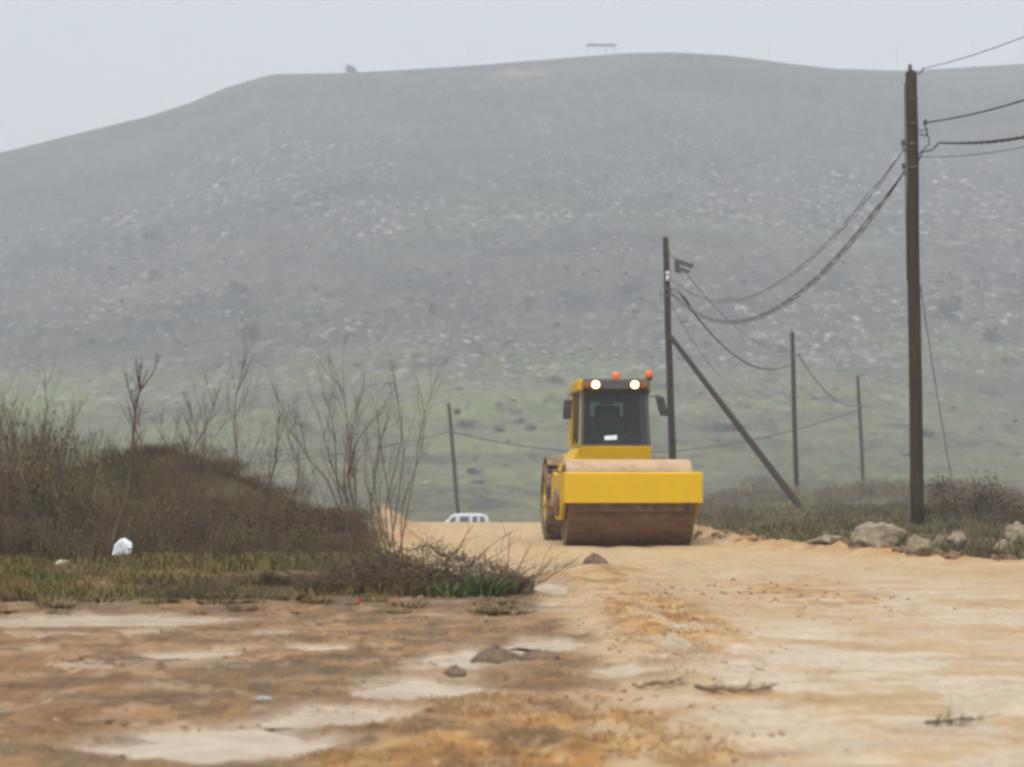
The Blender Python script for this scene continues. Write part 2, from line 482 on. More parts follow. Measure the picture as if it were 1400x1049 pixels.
# ------------------------------------------------------------------ ground sheet and hill sheet
def sheet(name, y0, y1, ratio, mat, color_fn, dense=400, side=44):
    rows = int(math.log(y1/y0)/ratio)+1
    ys = y0*np.exp(np.linspace(0, math.log(y1/y0), rows))
    lim = .27
    us = np.concatenate([-np.geomspace(.95, lim, side)[:-1], np.linspace(-lim, lim, dense), np.geomspace(lim, .95, side)[1:]])
    Yg, U = np.meshgrid(ys, us, indexing='ij')
    Xg = U*Yg
    Z = height(Xg, Yg)
    nr, nc = Xg.shape
    co = np.stack([Xg, Yg, Z], -1).reshape(-1, 3).astype(np.float32)
    idx = np.arange(nr*nc).reshape(nr, nc)
    q = np.stack([idx[:-1,:-1], idx[:-1,1:], idx[1:,1:], idx[1:,:-1]], -1).reshape(-1, 4)
    me = bpy.data.meshes.new(name)
    me.vertices.add(len(co)); me.vertices.foreach_set('co', co.ravel())
    me.loops.add(q.size); me.loops.foreach_set('vertex_index', q.ravel().astype(np.int32))
    me.polygons.add(len(q))
    me.polygons.foreach_set('loop_start', np.arange(0, q.size, 4, dtype=np.int32))
    me.polygons.foreach_set('loop_total', np.full(len(q), 4, np.int32))
    me.update(calc_edges=True)
    me.polygons.foreach_set('use_smooth', np.ones(len(q), bool))
    rgb, wet = color_fn(Xg, Yg, Z)
    a = me.attributes.new('soil', 'FLOAT_COLOR', 'POINT')
    c4 = np.ones((nr*nc, 4), np.float32); c4[:, :3] = rgb.reshape(-1, 3)
    a.data.foreach_set('color', c4.ravel())
    a = me.attributes.new('wet', 'FLOAT', 'POINT')
    a.data.foreach_set('value', wet.reshape(-1).astype(np.float32))
    o = link_mesh(name, me, mat)
    o['kind'] = 'structure'
    return o

def lerp(a, b, t): return a*(1-t[..., None]) + np.array(b)*t[..., None]

BROWN = [(1085,812,125,22,.8),(890,845,80,46,1),(650,1005,230,52,1),(820,1015,110,30,1),(780,975,90,22,.95),(945,1030,80,20,.9),(1015,947,70,9,.8),(500,1040,70,18,.9),
         (560,972,50,10,.5),(1240,1000,90,9,.35),(780,800,70,16,.8),(1000,880,50,12,.4),(1330,900,60,8,.25),(860,785,60,10,.9),(930,980,60,10,.6),(1080,1035,60,10,.5)]
PALE = [(1210,935,250,95,.85),(1330,830,170,40,.5),(1100,900,160,50,.8),(960,905,80,24,.9),(1250,830,170,22,.6),(930,865,50,14,.8),(1150,980,160,28,.6),(880,925,90,16,.8),(620,905,90,20,.6),(1000,1000,60,22,.6)]
DARK = [(600,862,70,10,1),(480,908,75,17,1),(60,1032,110,20,.8),(330,925,150,18,.55),(700,800,60,12,.9),(90,830,100,10,.5),(790,775,60,6,.9),(480,845,90,8,.5),(730,905,60,14,.5)]
def ground_color(X, Y, Z):
    xr = np.interp(Y, RX_Y, RX_X); xl = np.interp(Y, LX_Y, LX_X)
    w1 = fbm(X/.9, Y/.9, 70, 5); w2 = fbm(X/.28, Y/.5, 71, 5); w3 = fbm(X/2.5, Y/2.5, 72, 4)
    w4 = fbm(X/.55, Y/.8, 73, 6, .6); w5 = fbm(X/1.3, Y/1.6, 74, 6, .62)
    rgb = np.ones(X.shape+(3,))*np.array((.430,.325,.200))         # pale clay of the road
    rgb = lerp(rgb, (.390,.265,.135), ss((w5-.05)/.30+.2)*.55)
    rgb = lerp(rgb, (.460,.380,.275), ss((w4-.05)/.25)*.6)
    fl = fbm(X/.16, Y/.34, 75, 5, .62)
    rgb = lerp(rgb, (.31,.175,.075), ss((fl-.20)/.12)*ss((w1+.1)/.3)*.7)
    wet = .35+.3*w1
    # muddy left part of the foreground
    edge = np.interp(Y, [0, 10, 14, 18, 22, 26, 40, 60], [.30, .35, .45, .45, .3, .2, -6, -9]) + .25*w1 + .12*w2
    mud = ss((edge-X)/.4+.5)
    mc = lerp(np.ones(rgb.shape)*np.array((.205,.115,.052)), (.275,.165,.080), ss((w5+.05)/.3+.3))
    mc = lerp(mc, (.38,.285,.20), ss((w4-.20)/.14)*.75)
    mc = lerp(mc, (.115,.072,.036), ss((fbm(X/.5, Y/.75, 79, 6, .6)-.12)/.16)*.8)
    mc = lerp(mc, (.105,.058,.026), ss((fl-.12)/.14)*.7)
    mc = lerp(mc, (.37,.27,.19), ss((fbm(X/.22, Y/.5, 76, 5, .62)-.22)/.12)*.55)
    mc = mc*np.array((.98, .95, .84))
    mc = lerp(mc, (.098,.068,.034), ss((Y-19.6+2.2*w1+1.2*w2)/2.2)*ss(.55+1.6*w4)*.9)
    mc = lerp(mc, (.40,.32,.235), ss((w4-.24)/.10)*ss((w1+.1)/.2)*.7)
    rgb = rgb*(1-mud[..., None]) + mc*mud[..., None]
    wet = wet*(1-mud) + (.55+.5*w2)*mud
    for e in PALE:
        m = ell(X, Y, e[:4], .55, 90, .6)*e[4]*ss(.65+2.2*w4)
        rgb = lerp(rgb, (.500,.425,.325), m); wet = np.maximum(wet, m*.9)
    for i, e in enumerate(BROWN):
        m = ell(X, Y, e[:4], .5, 110+i, .55)*e[4]*ss(.62+2.0*w2+.8*w4)
        fb = lerp(np.ones(rgb.shape)*np.array((.350,.185,.056)), (.46,.30,.14), ss((fl-.06)/.2)); fb = lerp(fb, (.20,.098,.030), ss((-fl-.06)/.2)*.8); rgb = rgb*(1-m[..., None]*.92)+fb*m[..., None]*.92; wet = wet*(1-.4*m)
    for i, e in enumerate(DARK):
        m = ell(X, Y, e[:4], .5, 130+i, .5)*e[4]*ss(.65+1.2*w2)
        rgb = lerp(rgb, (.090,.066,.028), m*.9); wet = wet*(1-.3*m)
    for i, e in enumerate(PUD):
        m0 = ellw(X, Y, (e[0], e[1], e[2]*1.35, e[3]*1.45), .62, 40+i, .5)
        rgb = lerp(rgb, (.15,.088,.036), m0*.6)
        m = ellw(X, Y, e, .62, 40+i, .45)
        rgb = lerp(rgb, (.50,.42,.325), m*.9); wet = np.maximum(wet, m)
    # far end of the road, a little drier and yellower
    far = ss((Y-26)/8)*(1-ss((X-xr)/.5+.3))
    rgb = lerp(rgb, (.455,.325,.170), far*.75*ss(.7+.9*w1)); 
    # pushed up orange soil along the road edges
    o = np.exp(-((X-xr)/.55)**2)*ss((Y-28)/3) + np.exp(-((X-xl-.1)/.45)**2)*ss((Y-36)/6)
    rgb = lerp(rgb, (.37,.205,.095), np.clip(o*(.55+1.3*w2+.5*w1), 0, .85)); wet = wet*(1-.6*np.clip(o, 0, 1))
    # soil under the brush on both sides
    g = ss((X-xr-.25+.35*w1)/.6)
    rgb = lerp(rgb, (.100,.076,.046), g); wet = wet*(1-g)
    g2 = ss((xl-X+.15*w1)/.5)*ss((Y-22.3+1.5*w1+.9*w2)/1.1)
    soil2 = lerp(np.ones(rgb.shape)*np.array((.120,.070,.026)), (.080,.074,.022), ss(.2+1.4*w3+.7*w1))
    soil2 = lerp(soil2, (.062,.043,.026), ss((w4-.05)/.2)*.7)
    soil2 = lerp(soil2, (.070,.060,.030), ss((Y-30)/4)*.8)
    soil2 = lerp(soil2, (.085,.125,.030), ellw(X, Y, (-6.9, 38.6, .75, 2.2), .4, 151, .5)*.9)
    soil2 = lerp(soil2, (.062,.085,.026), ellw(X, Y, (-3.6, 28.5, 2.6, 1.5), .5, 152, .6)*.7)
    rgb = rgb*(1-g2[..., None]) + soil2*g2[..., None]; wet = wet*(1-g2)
    # last strip before the hill takes over
    gg = ss((Y-68)/7)
    rgb = lerp(rgb, (.11,.105,.055), gg); wet = wet*(1-gg)
    lum = rgb.mean(-1, keepdims=True)
    rgb = (lum+(rgb-lum)*1.12)*.78
    return np.clip(rgb, .015, .7), np.clip(wet, 0, 1)

def hill_color(X, Y, Z):
    w1 = fbm(X/60, Y/38, 80, 5); w2 = fbm(X/18, Y/10, 81, 5); w3 = fbm(X/140, Y/90, 82, 3)
    rgb = np.ones(X.shape+(3,))*np.array((.068,.084,.026))            # meadow
    rgb = lerp(rgb, (.078,.072,.042), ss(.35+1.1*w2+.5*w1))
    rgb = lerp(rgb, (.072,.064,.040), (1-ss((Y-200)/55))*.8)
    up = ss((Y-335+38*w1+20*w2)/110)
    rgb = lerp(rgb, (.064,.054,.052), up*.93)
    rgb = lerp(rgb, (.036,.033,.033), up*ss(.1+1.4*w2))
    green = ss((w3+.5*w1-.12)*3)*ss((Y-350)/50)*(1-ss((Y-520)/60))
    rgb = lerp(rgb, (.075,.082,.036), green*.7)
    rgb = lerp(rgb, (.055,.060,.044), ss((Y-540)/70)*.75*ss(.5+1.2*w1))
    # bare sandy scrape below the crest
    s = ellw(X, Y, (0.5, 641.0, 8.0, 5.0), .6, 66, .6) + ellw(X, Y, (-7.0, 628.0, 5.0, 3.0), .6, 67, .6)
    rgb = lerp(rgb, (.36,.30,.21), np.clip(s, 0, 1)*.4)
    rock = ss((Y-300)/90)*(.25+.75*ss(.35+1.6*fbm(X/55, Y/20, 83, 4)))*(1-.7*ss((Y-560)/60)) + .10
    rgb = rgb*(np.array((.90, .90, .68))*(1-up[..., None])+np.array((.45, .44, .435))*up[..., None])
    return np.clip(rgb, .012, .7), np.clip(rock, 0, 1)

ground = sheet('ground', 4.0, 76.0, .0047, M['soil'], ground_color, 430, 40)
hill = sheet('hill', 76.0, 1150.0, .0085, M['hill'], hill_color, 360, 50)

def puddle(i, e):
    x0, y0, rx, ry = e
    mb = MB(); n = 56
    lvl = -.0205
    mb.v.append((x0, y0, lvl))
    for k in range(n):
        a = 2*math.pi*k/n
        f = 1.30+.10*math.sin(3*a+i)+.07*math.sin(7*a+2*i)
        mb.v.append((x0+rx*f*math.cos(a), y0+ry*f*math.sin(a), lvl))
    for k in range(n): mb.f.append((0, 1+k, 1+(k+1) % n))
    o = mb.build('puddle', M['water']); o['kind'] = 'structure'
for i, e in enumerate(PUD): 
    puddle(i, (e[0], e[1], e[2], e[3]))

# ------------------------------------------------------------------ road roller
def build_roller():
    root = empty('road_roller', (1.93, 38.45, H(1.93, 38.45)-.012), R(4.3))
    tag(root, 'yellow single drum road roller with lit work lamps standing on the dirt road', 'road roller')
    P = M['paint']
    # drum
    prof = [(-1.055, .0), (-1.055, .30), (-1.02, .32), (-1.02, .62), (-1.06, .64), (-1.06, .715), (-1.05, .73), (1.05, .73), (1.06, .715), (1.06, .64), (1.02, .62), (1.02, .32), (1.055, .30), (1.055, 0)]
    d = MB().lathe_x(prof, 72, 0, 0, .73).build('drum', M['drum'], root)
    d.data.polygons.foreach_set('use_smooth', [True]*len(d.data.polygons))
    m = d.modifiers.new('edge', 'EDGE_SPLIT'); m.split_angle = R(35)
    # front cross beam: a deep folded plate with lips above and below
    f = MB()
    f.prism_x([(-1.00,.735),(-.985,1.225),(-.965,1.245),(-.80,1.245),(-.80,1.215),(-.945,1.215),(-.96,.765),(-.80,.765),(-.80,.735)], -1.148, 1.148)
    f.build('front_beam', P, root, bevel=.008)
    # side arms that carry the drum
    for s in (-1, 1):
        x0, x1 = (1.085, 1.15) if s > 0 else (-1.15, -1.085)
        a = MB().prism_x([(-.798,1.245),(-.1,1.20),(.55,1.20),(.95,1.24),(1.3,1.1),(1.32,.70),(.95,.62),(.55,.44),(-.40,.44),(-.74,.735),(-.798,.735)], x0, x1)
        a.build('side_arm', P, root, bevel=.006)
        h = MB()
        h.lathe_x([(0, 0), (0, .23), (.05, .23), (.05, .14), (.09, .12), (.09, 0)] if s > 0 else [(0, 0), (0, .23), (-.05, .23), (-.05, .14), (-.09, .12), (-.09, 0)], 24, s*1.152, 0, .73)
        for k in range(8):
            an = k*math.pi/4
            h.box(min(s*1.2, s*1.225), max(s*1.2, s*1.225), .18*math.cos(an)-.015, .18*math.cos(an)+.015, .73+.18*math.sin(an)-.015, .73+.18*math.sin(an)+.015)
        h.build('drum_hub', M['mudmetal'], root)
    # scraper bar under the beam
    s = MB(); s.box(-1.06, 1.06, -.86, -.80, .66, .734); s.hexa([(-1.04,-.80,.60),(1.04,-.80,.60),(1.04,-.72,.585),(-1.04,-.72,.585),(-1.04,-.83,.66),(1.04,-.83,.66),(1.04,-.80,.66),(-1.04,-.80,.66)])
    s.build('scraper', M['mudmetal'], root)
    # rear beam of the drum frame, hitch
    y = MB(); y.box(-1.083, 1.083, .95, 1.28, .72, 1.14); y.build('rear_beam', P, root, bevel=.01)
    h = MB(); h.box(-.28, .28, 1.282, 1.95, .55, .95); h.tube([(0,1.6,.4),(0,1.6,1.1)], .13, 16); h.build('hitch', M['mudmetal'], root)
    # platform under the cab with flared flanks
    pl = MB()
    pl.hexa([(-.70,1.55,1.02),(.64,1.55,1.02),(.64,3.25,1.02),(-.70,3.25,1.02),(-.62,1.40,1.695),(.62,1.40,1.695),(.62,3.2,1.695),(-.62,3.2,1.695)])
    pl.build('cab_base', P, root, bevel=.012)
    st = MB()
    for k in range(3):
        st.box(-1.05+.04*k, -.80, 2.0, 2.5, .62+.3*k, .66+.3*k)
    st.box(-1.02, -.98, 1.98, 2.02, .6, 1.3); st.box(-1.02, -.98, 2.48, 2.52, .6, 1.3)
    st.build('step', M['mudmetal'], root)
    fd = MB()    # flank panels left and right of the base, sloping outwards
    for sx in (-1,):
        a, b = (-.99, -.64) if sx < 0 else (.64, .86)
        o, i = (a, b) if sx < 0 else (b, a)
        q = [(o,1.55,1.06),(i,1.50,1.06),(i,2.9,1.06),(o,2.9,1.06),(o+(.09 if sx<0 else -.06),1.60,1.34),(i,1.43,1.67),(i,2.9,1.67),(o+(.09 if sx<0 else -.06),2.9,1.34)]
        if sx > 0: q = [q[1],q[0],q[3],q[2],q[5],q[4],q[7],q[6]]
        fb = MB().hexa(q); fb.build('flank_panel', P, root, bevel=.012)
    # rear chassis and engine hood
    ch = MB(); ch.box(-.52, .52, 1.96, 5.15, .62, 1.015); ch.build('chassis', P, root, bevel=.02)
    hd = MB(); hd.prism_x([(3.28,1.02),(5.25,1.02),(5.38,1.18),(5.30,1.42),(5.0,1.55),(3.28,1.60)], -.66, .66)
    hood = hd.build('engine_hood', P, root, bevel=.05)
    g = MB()
    for k in range(7): g.box(-.60, .60, 5.31, 5.41, 1.09+.055*k, 1.115+.055*k)
    g.build('grille', M['black'], hood)
    ex = MB(); ex.tube([(.5,4.2,1.7),(.5,4.2,2.05),(.5,4.27,2.15)], .045, 12); ex.build('exhaust_pipe', M['mudmetal'], root)
    # rear wheels
    for s in (-1, 1):
        w = empty('wheel', (s*.86, 3.05, .70)); w.parent = root; w.scale = (1, .935, .935)
        tp = [(-.24,.40),(-.27,.50),(-.275,.64),(-.235,.72),(-.16,.745),(.16,.745),(.235,.72),(.275,.64),(.27,.50),(.24,.40),(-.24,.40)]
        t = MB().lathe_x(tp, 48)
        for k in range(24):
            a = 2*math.pi*k/24
            for sd in (-1, 1):
                c = a + (math.pi/24 if sd > 0 else 0)
                for (xa, xb, da) in ((.02,.25,.10),):
                    pts = []
                    for (xx, aa, rr) in ((xa,-.045,.72),(xb,-.045+da,.70),(xb,.045+da,.70),(xa,.045,.72),(xa,-.035,.775),(xb,-.035+da,.745),(xb,.035+da,.745),(xa,.035,.775)):
                        pts.append((sd*xx, rr*math.cos(c+aa), rr*math.sin(c+aa)))
                    t.hexa(pts)
        to = t.build('tyre', M['tyre'], w)
        rp = [(-.2,0),(-.2,.36),(-.24,.40),(-.22,.41),(.22,.41),(.24,.40),(.2,.36),(.2,0)]
        rim = MB().lathe_x(rp, 32)
        rim.lathe_x([(s*.2, 0), (s*.2, .15), (s*.27, .13), (s*.27, 0)], 20)
        rim.build('rim', P, w)
        fe = MB()     # curved mudguard over the wheel
        n = 12; xs = (s*.60, s*1.10)
        for k in range(n):
            a0 = R(34)+R(92)*k/n; a1 = R(34)+R(92)*(k+1)/n
            pts = []
            for rr in (.80, .825):
                pts += [(min(xs), 3.05+rr*math.cos(a0), .70+rr*math.sin(a0)), (max(xs), 3.05+rr*math.cos(a0), .70+rr*math.sin(a0)),
                        (max(xs), 3.05+rr*math.cos(a1), .70+rr*math.sin(a1)), (min(xs), 3.05+rr*math.cos(a1), .70+rr*math.sin(a1))]
            fe.hexa(pts)
        fe.build('mudguard', M['mudmetal'], root)
    # cab: corner pillars, roof, panes
    zb, zt = 1.70, 2.66
    fr = MB()
    def post(xb, yb, xt, yt, w=.035):
        fr.hexa([(xb-w,yb-w,zb),(xb+w,yb-w,zb),(xb+w,yb+w,zb),(xb-w,yb+w,zb),(xt-w,yt-w,zt),(xt+w,yt-w,zt),(xt+w,yt+w,zt),(xt-w,yt+w,zt)])
    post(-.595,1.46,-.565,1.62,.022); post(.595,1.46,.565,1.62,.022); post(-.57,2.95,-.545,2.90,.04); post(.61,2.95,.58,2.90,.045)
    post(-.615,2.25,-.585,2.25,.018); post(.615,2.25,.585,2.25,.018)
    fr.box(-.56,.56,1.44,1.48,1.698,1.735)
    fr.box(-.545,.545,1.60,1.64,2.60,2.66)
    for sx in (-1, 1):
        fr.box(sx*.60-.02, sx*.60+.02, 1.46, 2.95, 1.697, 1.715); fr.box(sx*.575-.02, sx*.575+.02, 1.62, 2.9, 2.645, 2.663)
    fr.box(-.6, .6, 2.93, 2.97, 1.697, 1.72)
    fr.build('cab_frame', M['cabgrey'], root)
    dp = MB()      # yellow door edge running down the side towards the left of the photograph
    dp.hexa([(-.632,1.52,1.70),(-.622,1.52,1.70),(-.622,1.60,1.70),(-.632,1.60,1.70),(-.603,1.66,2.66),(-.593,1.66,2.66),(-.593,1.74,2.66),(-.603,1.74,2.66)])
    dp.hexa([(-.672,2.86,1.70),(-.622,2.86,1.70),(-.622,3.07,1.70),(-.672,3.07,1.70),(-.650,2.80,2.66),(-.598,2.80,2.66),(-.598,3.02,2.66),(-.650,3.02,2.66)])
    dp.hexa([(-.640,1.52,1.70),(-.622,1.52,1.70),(-.622,3.0,1.70),(-.640,3.0,1.70),(-.640,1.52,1.735),(-.622,1.52,1.735),(-.622,3.0,1.735),(-.640,3.0,1.735)])
    door = dp.build('door_frame', P, root)
    hh = MB(); hh.tube([(-.64,1.70,1.80),(-.70,1.70,1.83),(-.69,1.75,2.4),(-.615,1.76,2.44)], .014, 8); hh.build('handle', M['black'], door)
    ws = MB(); ws.hexa([(-.572,1.452,1.737),(.572,1.452,1.737),(.572,1.46,1.737),(-.572,1.46,1.737),(-.545,1.60,2.598),(.545,1.60,2.598),(.545,1.608,2.598),(-.545,1.608,2.598)])
    wo = ws.build('windshield', M['glass'], root)
    sk = MB(); sk.hexa([(-.20,1.442,1.80),(.02,1.442,1.81),(.02,1.447,1.81),(-.20,1.447,1.80),(-.20,1.457,1.875),(.02,1.457,1.89),(.02,1.462,1.89),(-.20,1.462,1.875)])
    for v in range(len(sk.v)): sk.v[v] = (sk.v[v][0], sk.v[v][1]+.012, sk.v[v][2])
    sk.v = [(x, y-.006, z) for x, y, z in sk.v]
    sk.build('sticker', M['sticker'], wo)
    wp = MB(); wp.tube([(.02,1.43,1.745),(.27,1.452,1.98),(.30,1.50,2.25)], .009, 6); wp.build('wiper', M['black'], wo)
    for s in (-1, 1):
        for (ya, yb, y2a, y2b) in ((1.50,2.22,1.66,2.22),(2.28,2.90,2.28,2.85)):
            sw = MB(); xo = .607*s; xt = .578*s
            q = [(xo-.004,ya,1.72),(xo+.004,ya,1.72),(xo+.004,yb,1.72),(xo-.004,yb,1.72),(xt-.004,y2a,2.64),(xt+.004,y2a,2.64),(xt+.004,y2b,2.64),(xt-.004,y2b,2.64)]
            sw.hexa(q).build('side_window', M['clearglass'], root)
    rw = MB(); rw.hexa([(-.30,2.935,2.25),(.30,2.935,2.25),(.30,2.943,2.25),(-.30,2.943,2.25),(-.30,2.915,2.5),(.30,2.915,2.5),(.30,2.923,2.5),(-.30,2.923,2.5)])
    rw.build('rear_window', M['glass'], root)
    bk = MB(); bk.box(-.56,.56,2.86,2.93,1.70,2.248); bk.box(-.56,.56,2.86,2.92,2.502,2.66); bk.box(-.56,-.302,2.86,2.925,2.248,2.502); bk.box(.302,.56,2.86,2.925,2.248,2.502); bk.build('rear_panel', M['interior'], root)
    # roof: dark visor front carrying the lamps, yellow shell behind it
    rf = MB(); rf.prism_x([(1.47,2.665),(1.44,2.70),(1.46,2.86),(1.56,2.885),(1.58,2.665)], -.575, .575)
    rf.build('roof_visor', M['cabgrey'], root, bevel=.01)
    rs = MB(); rs.prism_x([(1.583,2.665),(1.583,2.872),(1.75,2.874),(2.9,2.86),(3.05,2.80),(3.05,2.665)], -.655, .61)
    rs.build('roof', P, root, bevel=.03)
    # interior
    inn = MB(); inn.box(-.54,.54,1.55,2.85,1.696,1.715); inn.hexa([(-.44,1.56,1.716),(.44,1.56,1.716),(.44,1.82,1.716),(-.44,1.82,1.716),(-.40,1.60,1.87),(.40,1.60,1.87),(.40,1.72,1.87),(-.40,1.72,1.87)])
    inn.build('dashboard', M['interior'], root)
    se = MB(); se.box(-.27,.23,2.05,2.55,1.716,1.96); se.hexa([(-.28,2.42,1.961),(.24,2.42,1.961),(.24,2.58,1.961),(-.28,2.58,1.961),(-.24,2.56,2.45),(.20,2.56,2.45),(.20,2.68,2.45),(-.24,2.68,2.45)])
    se.hexa([(-.16,2.56,2.46),(.12,2.56,2.46),(.12,2.66,2.46),(-.16,2.66,2.46),(-.14,2.57,2.63),(.10,2.57,2.63),(.10,2.66,2.63),(-.14,2.66,2.63)])
    se.build('seat', M['seat'], root, bevel=.03)
    sw = MB(); sw.tube([(-.02,1.80,1.85),(-.02,1.92,2.06)], .03, 8)
    sw.tube([(-.02+.19*math.cos(a), 1.92+.06*math.sin(a), 2.08+.18*math.sin(a)) for a in [2*math.pi*k/24 for k in range(25)]], .015, 6, False)
    sw.build('steering_wheel', M['black'], root)
    # work lamps and marker lamps on the visor
    for s in (-1, 1):
        x = s*.345-.02
        lo = MB().box(x-.095, x+.095, 1.375, 1.438, 2.70, 2.845).build('work_lamp', M['cabgrey'], root, bevel=.02)
        le = MB(); n = 24
        le.v.append((x, 1.355, 2.772))
        for k in range(n):
            a = 2*math.pi*k/n; le.v.append((x+.058*math.cos(a), 1.371, 2.772+.058*math.sin(a)))
        for k in range(n): le.f.append((0, 1+k, 1+(k+1) % n))
        le.build('bulb', M['lamp'], lo)
        rg_ = MB()
        for k in range(n):
            a = 2*math.pi*k/n
            for q_ in (.060, .086): rg_.v.append((x+q_*math.cos(a), 1.3735, 2.772+q_*.9*math.sin(a)))
        for k in range(n): rg_.f.append((2*k, 2*k+1, 2*((k+1) % n)+1, 2*((k+1) % n)))
        rg_.build('reflector', M['glowring'], lo)
        x = s*.505-.01
        MB().box(x-.055, x+.055, 1.40, 1.445, 2.715, 2.825).build('marker_lamp', M['orange'], root, bevel=.012)
    # beacons
    for (x, y, zb0, name) in ((.04, 1.78, 2.865, 'a'), (.61, 1.62, 2.89, 'b')):
        bo = MB()
        bo.lathe_z([(0,zb0+.005),(.068,zb0+.005),(.076,zb0+.03),(.074,zb0+.085),(.062,zb0+.122),(.035,zb0+.142),(0,zb0+.146)], 20, x, y)
        b = bo.build('beacon', M['amber'], root, smooth=True)
        bs = MB(); bs.lathe_z([(0,zb0-.035),(.055,zb0-.035),(.06,zb0),(.055,zb0+.004),(0,zb0+.004)], 16, x, y)
        if name == 'b':
            bs.tube([(x, y, zb0-.03), (x, y, 2.62), (x-.03, y, 2.60)], .014, 8)
        bs.build('beacon_base', M['black'], b)
    # mirrors on bent arms
    for s in (-1, 1):
        if s < 0: cx, cy, cz, tilt = -.845, 1.50, 2.34, .03
        else:     cx, cy, cz, tilt = .82, 1.50, 2.40, -.09
        mi = MB()
        w, hh2, dd = .076, .17, .035
        def sh(x, z): return (cx+x+tilt*(-(z)/hh2)*(-1 if s < 0 else -1)*.5, cz+z)
        pts = []
        for yy in (cy-dd, cy+dd):
            for (x, z) in ((-w,-hh2),(w,-hh2),(w,hh2),(-w,hh2)):
                xx, zz = cx+x+tilt*(z/hh2)*.5, cz+z
                pts.append((xx, yy, zz))
        mi.hexa([pts[0],pts[1],pts[5],pts[4],pts[3],pts[2],pts[6],pts[7]])
        mo = mi.build('mirror', M['black'], root, bevel=.02)
        ar = MB(); ar.tube([(s*.59, 1.60, 2.57), (cx-s*.03, cy+.05, 2.60 if s < 0 else 2.585), (cx, cy+.03, cz+.14)], .012, 8)
        ar.build('mirror_arm', M['black'], mo)
    return root
build_roller()

# ------------------------------------------------------------------ poles and cables
def pole(px_top, py_top, px_base, Y, r0, r1, wood, label, sink=.4, pyb=None):
    xb = PX(px_base, Y); zb = H(xb, Y)
    xt, zt = PX(px_top, Y), ZZ(py_top, Y)
    root = empty('utility_pole', (xb, Y, zb))
    tag(root, label, 'utility pole', 'wooden utility poles of the cable line')
    mb = MB(); n = 9; rng = random.Random(int(Y))
    pts = []; rad = []
    for k in range(n+1):
        t = k/n
        pts.append(((xt-xb)*t + .012*rng.uniform(-1, 1)*(0 < k < n), .012*rng.uniform(-1,1), -sink+(zt-zb+sink)*t)); rad.append(r0*(1-t)+r1*t)
    pts.append((pts[-1][0], 0, pts[-1][2]+.05)); rad.append(r1*.55)
    mb.tube(pts, rad, 14)
    s = mb.build('shaft', wood, root, smooth=False)
    s.data.polygons.foreach_set('use_smooth', [len(p.vertices) == 4 for p in s.data.polygons])
    def at(z): return Vector((xb+(xt-xb)*(z-zb)/(zt-zb), Y, z))
    return root, at, Vector((xb, Y, zb))

def hook(root, o, p, side, Lx=.16, r=.012):
    """a bent steel hook with a small insulator at its end"""
    q = p-o
    b = MB().tube([q, q+Vector((side*Lx*.7, 0, -.02)), q+Vector((side*Lx, 0, .04)), q+Vector((side*Lx, 0, .13))], r, 6).build('hook', M['steel'], root)
    MB().lathe_z([(0, q.z+.10), (.035, q.z+.10), (.045, q.z+.14), (.025, q.z+.17), (.04, q.z+.20), (0, q.z+.215)], 10, q.x+side*Lx, q.y).build('insulator', M['steel'], b)
    return p+Vector((side*Lx, 0, .15))

def cable(a, b, sag, r, label, strands=1, spread=0.0, turns=14, t1=1.0, group='cables strung between the poles', cat='cable', name='cable'):
    a = Vector(a); b = Vector(b)
    n = 72
    mb = MB()
    for k in range(strands):
        pts = []
        for i in range(n+1):
            t = t1*i/n
            p = a.lerp(b, t); p.z -= sag*4*t*(1-t)
            if strands > 1:
                ph = 2*math.pi*(k/strands+turns*t)
                w = spread*min(1, 12*t, 12*(1-t)+.15)
                p = p+Vector((math.cos(ph), 0, math.sin(ph)))*w
            pts.append(p)
        mb.tube(pts, r, 5)
    o0 = Vector(a)
    mb.v = [(x-o0.x, y-o0.y, z-o0.z) for x, y, z in mb.v]
    o = mb.build(name, M['cable'], None, o0, smooth=True)
    return tag(o, label, cat, group)

# nearest pole
p1, at1, o1 = pole(1245.5, 100, 1255.5, 45, .137, .112, M['wood'], 'tall thick wooden pole beside the pale boulders, nearest and largest of the poles')
mb = MB(); zt = ZZ(100, 45); q = at1(zt)-o1
mb.tube([q+Vector((-.02,0,-.1)), q+Vector((-.02,0,.14))], .022, 8); mb.lathe_z([(0,q.z+.07),(.05,q.z+.07),(.035,q.z+.12),(.045,q.z+.15),(0,q.z+.19)], 10, q.x-.02, q.y)
mb.build('pin_insulator', M['steel'], p1)
mb = MB(); mb.tube([q+Vector((.10,0,-.02)), q+Vector((.19,-.02,.0)), q+Vector((.25,-.02,.10))], .014, 6); mb.build('top_hook', M['steel'], p1)
cA = at1(9.20)+Vector((.26, -.05, 0))
cB = hook(p1, o1, at1(7.98)+Vector((.11,0,0)), 1, .15)
mb = MB(); q = at1(7.60)-o1
mb.tube([q+Vector((.1,0,-.12)), q+Vector((.22,-.03,.0)), q+Vector((.33,-.06,.1)), q+Vector((.31,-.06,.26)), q+Vector((.13,0,.30))], .013, 6)
mb.tube([q+Vector((.1,0,-.28)), q+Vector((.2,-.02,-.05)), q+Vector((.38,-.06,-.02)), q+Vector((.50,-.08,.10))], .016, 6)
mb.tube([q+Vector((.29,-.05,.24)), q+Vector((.27,-.05,.42))], .018, 6)
mb.build('cable_drop', M['cable'], p1)
for z in (7.25, 7.7, 8.1, 8.6):
    q = at1(z)-o1
    MB().tube([q+Vector((.122*math.cos(a), .122*math.sin(a), 0)) for a in [k*math.pi/8 for k in range(17)]], .010, 5, False).build('pole_band', M['steel'], p1)
mb = MB(); q0 = at1(5.0)-o1; q1 = at1(8.9)-o1
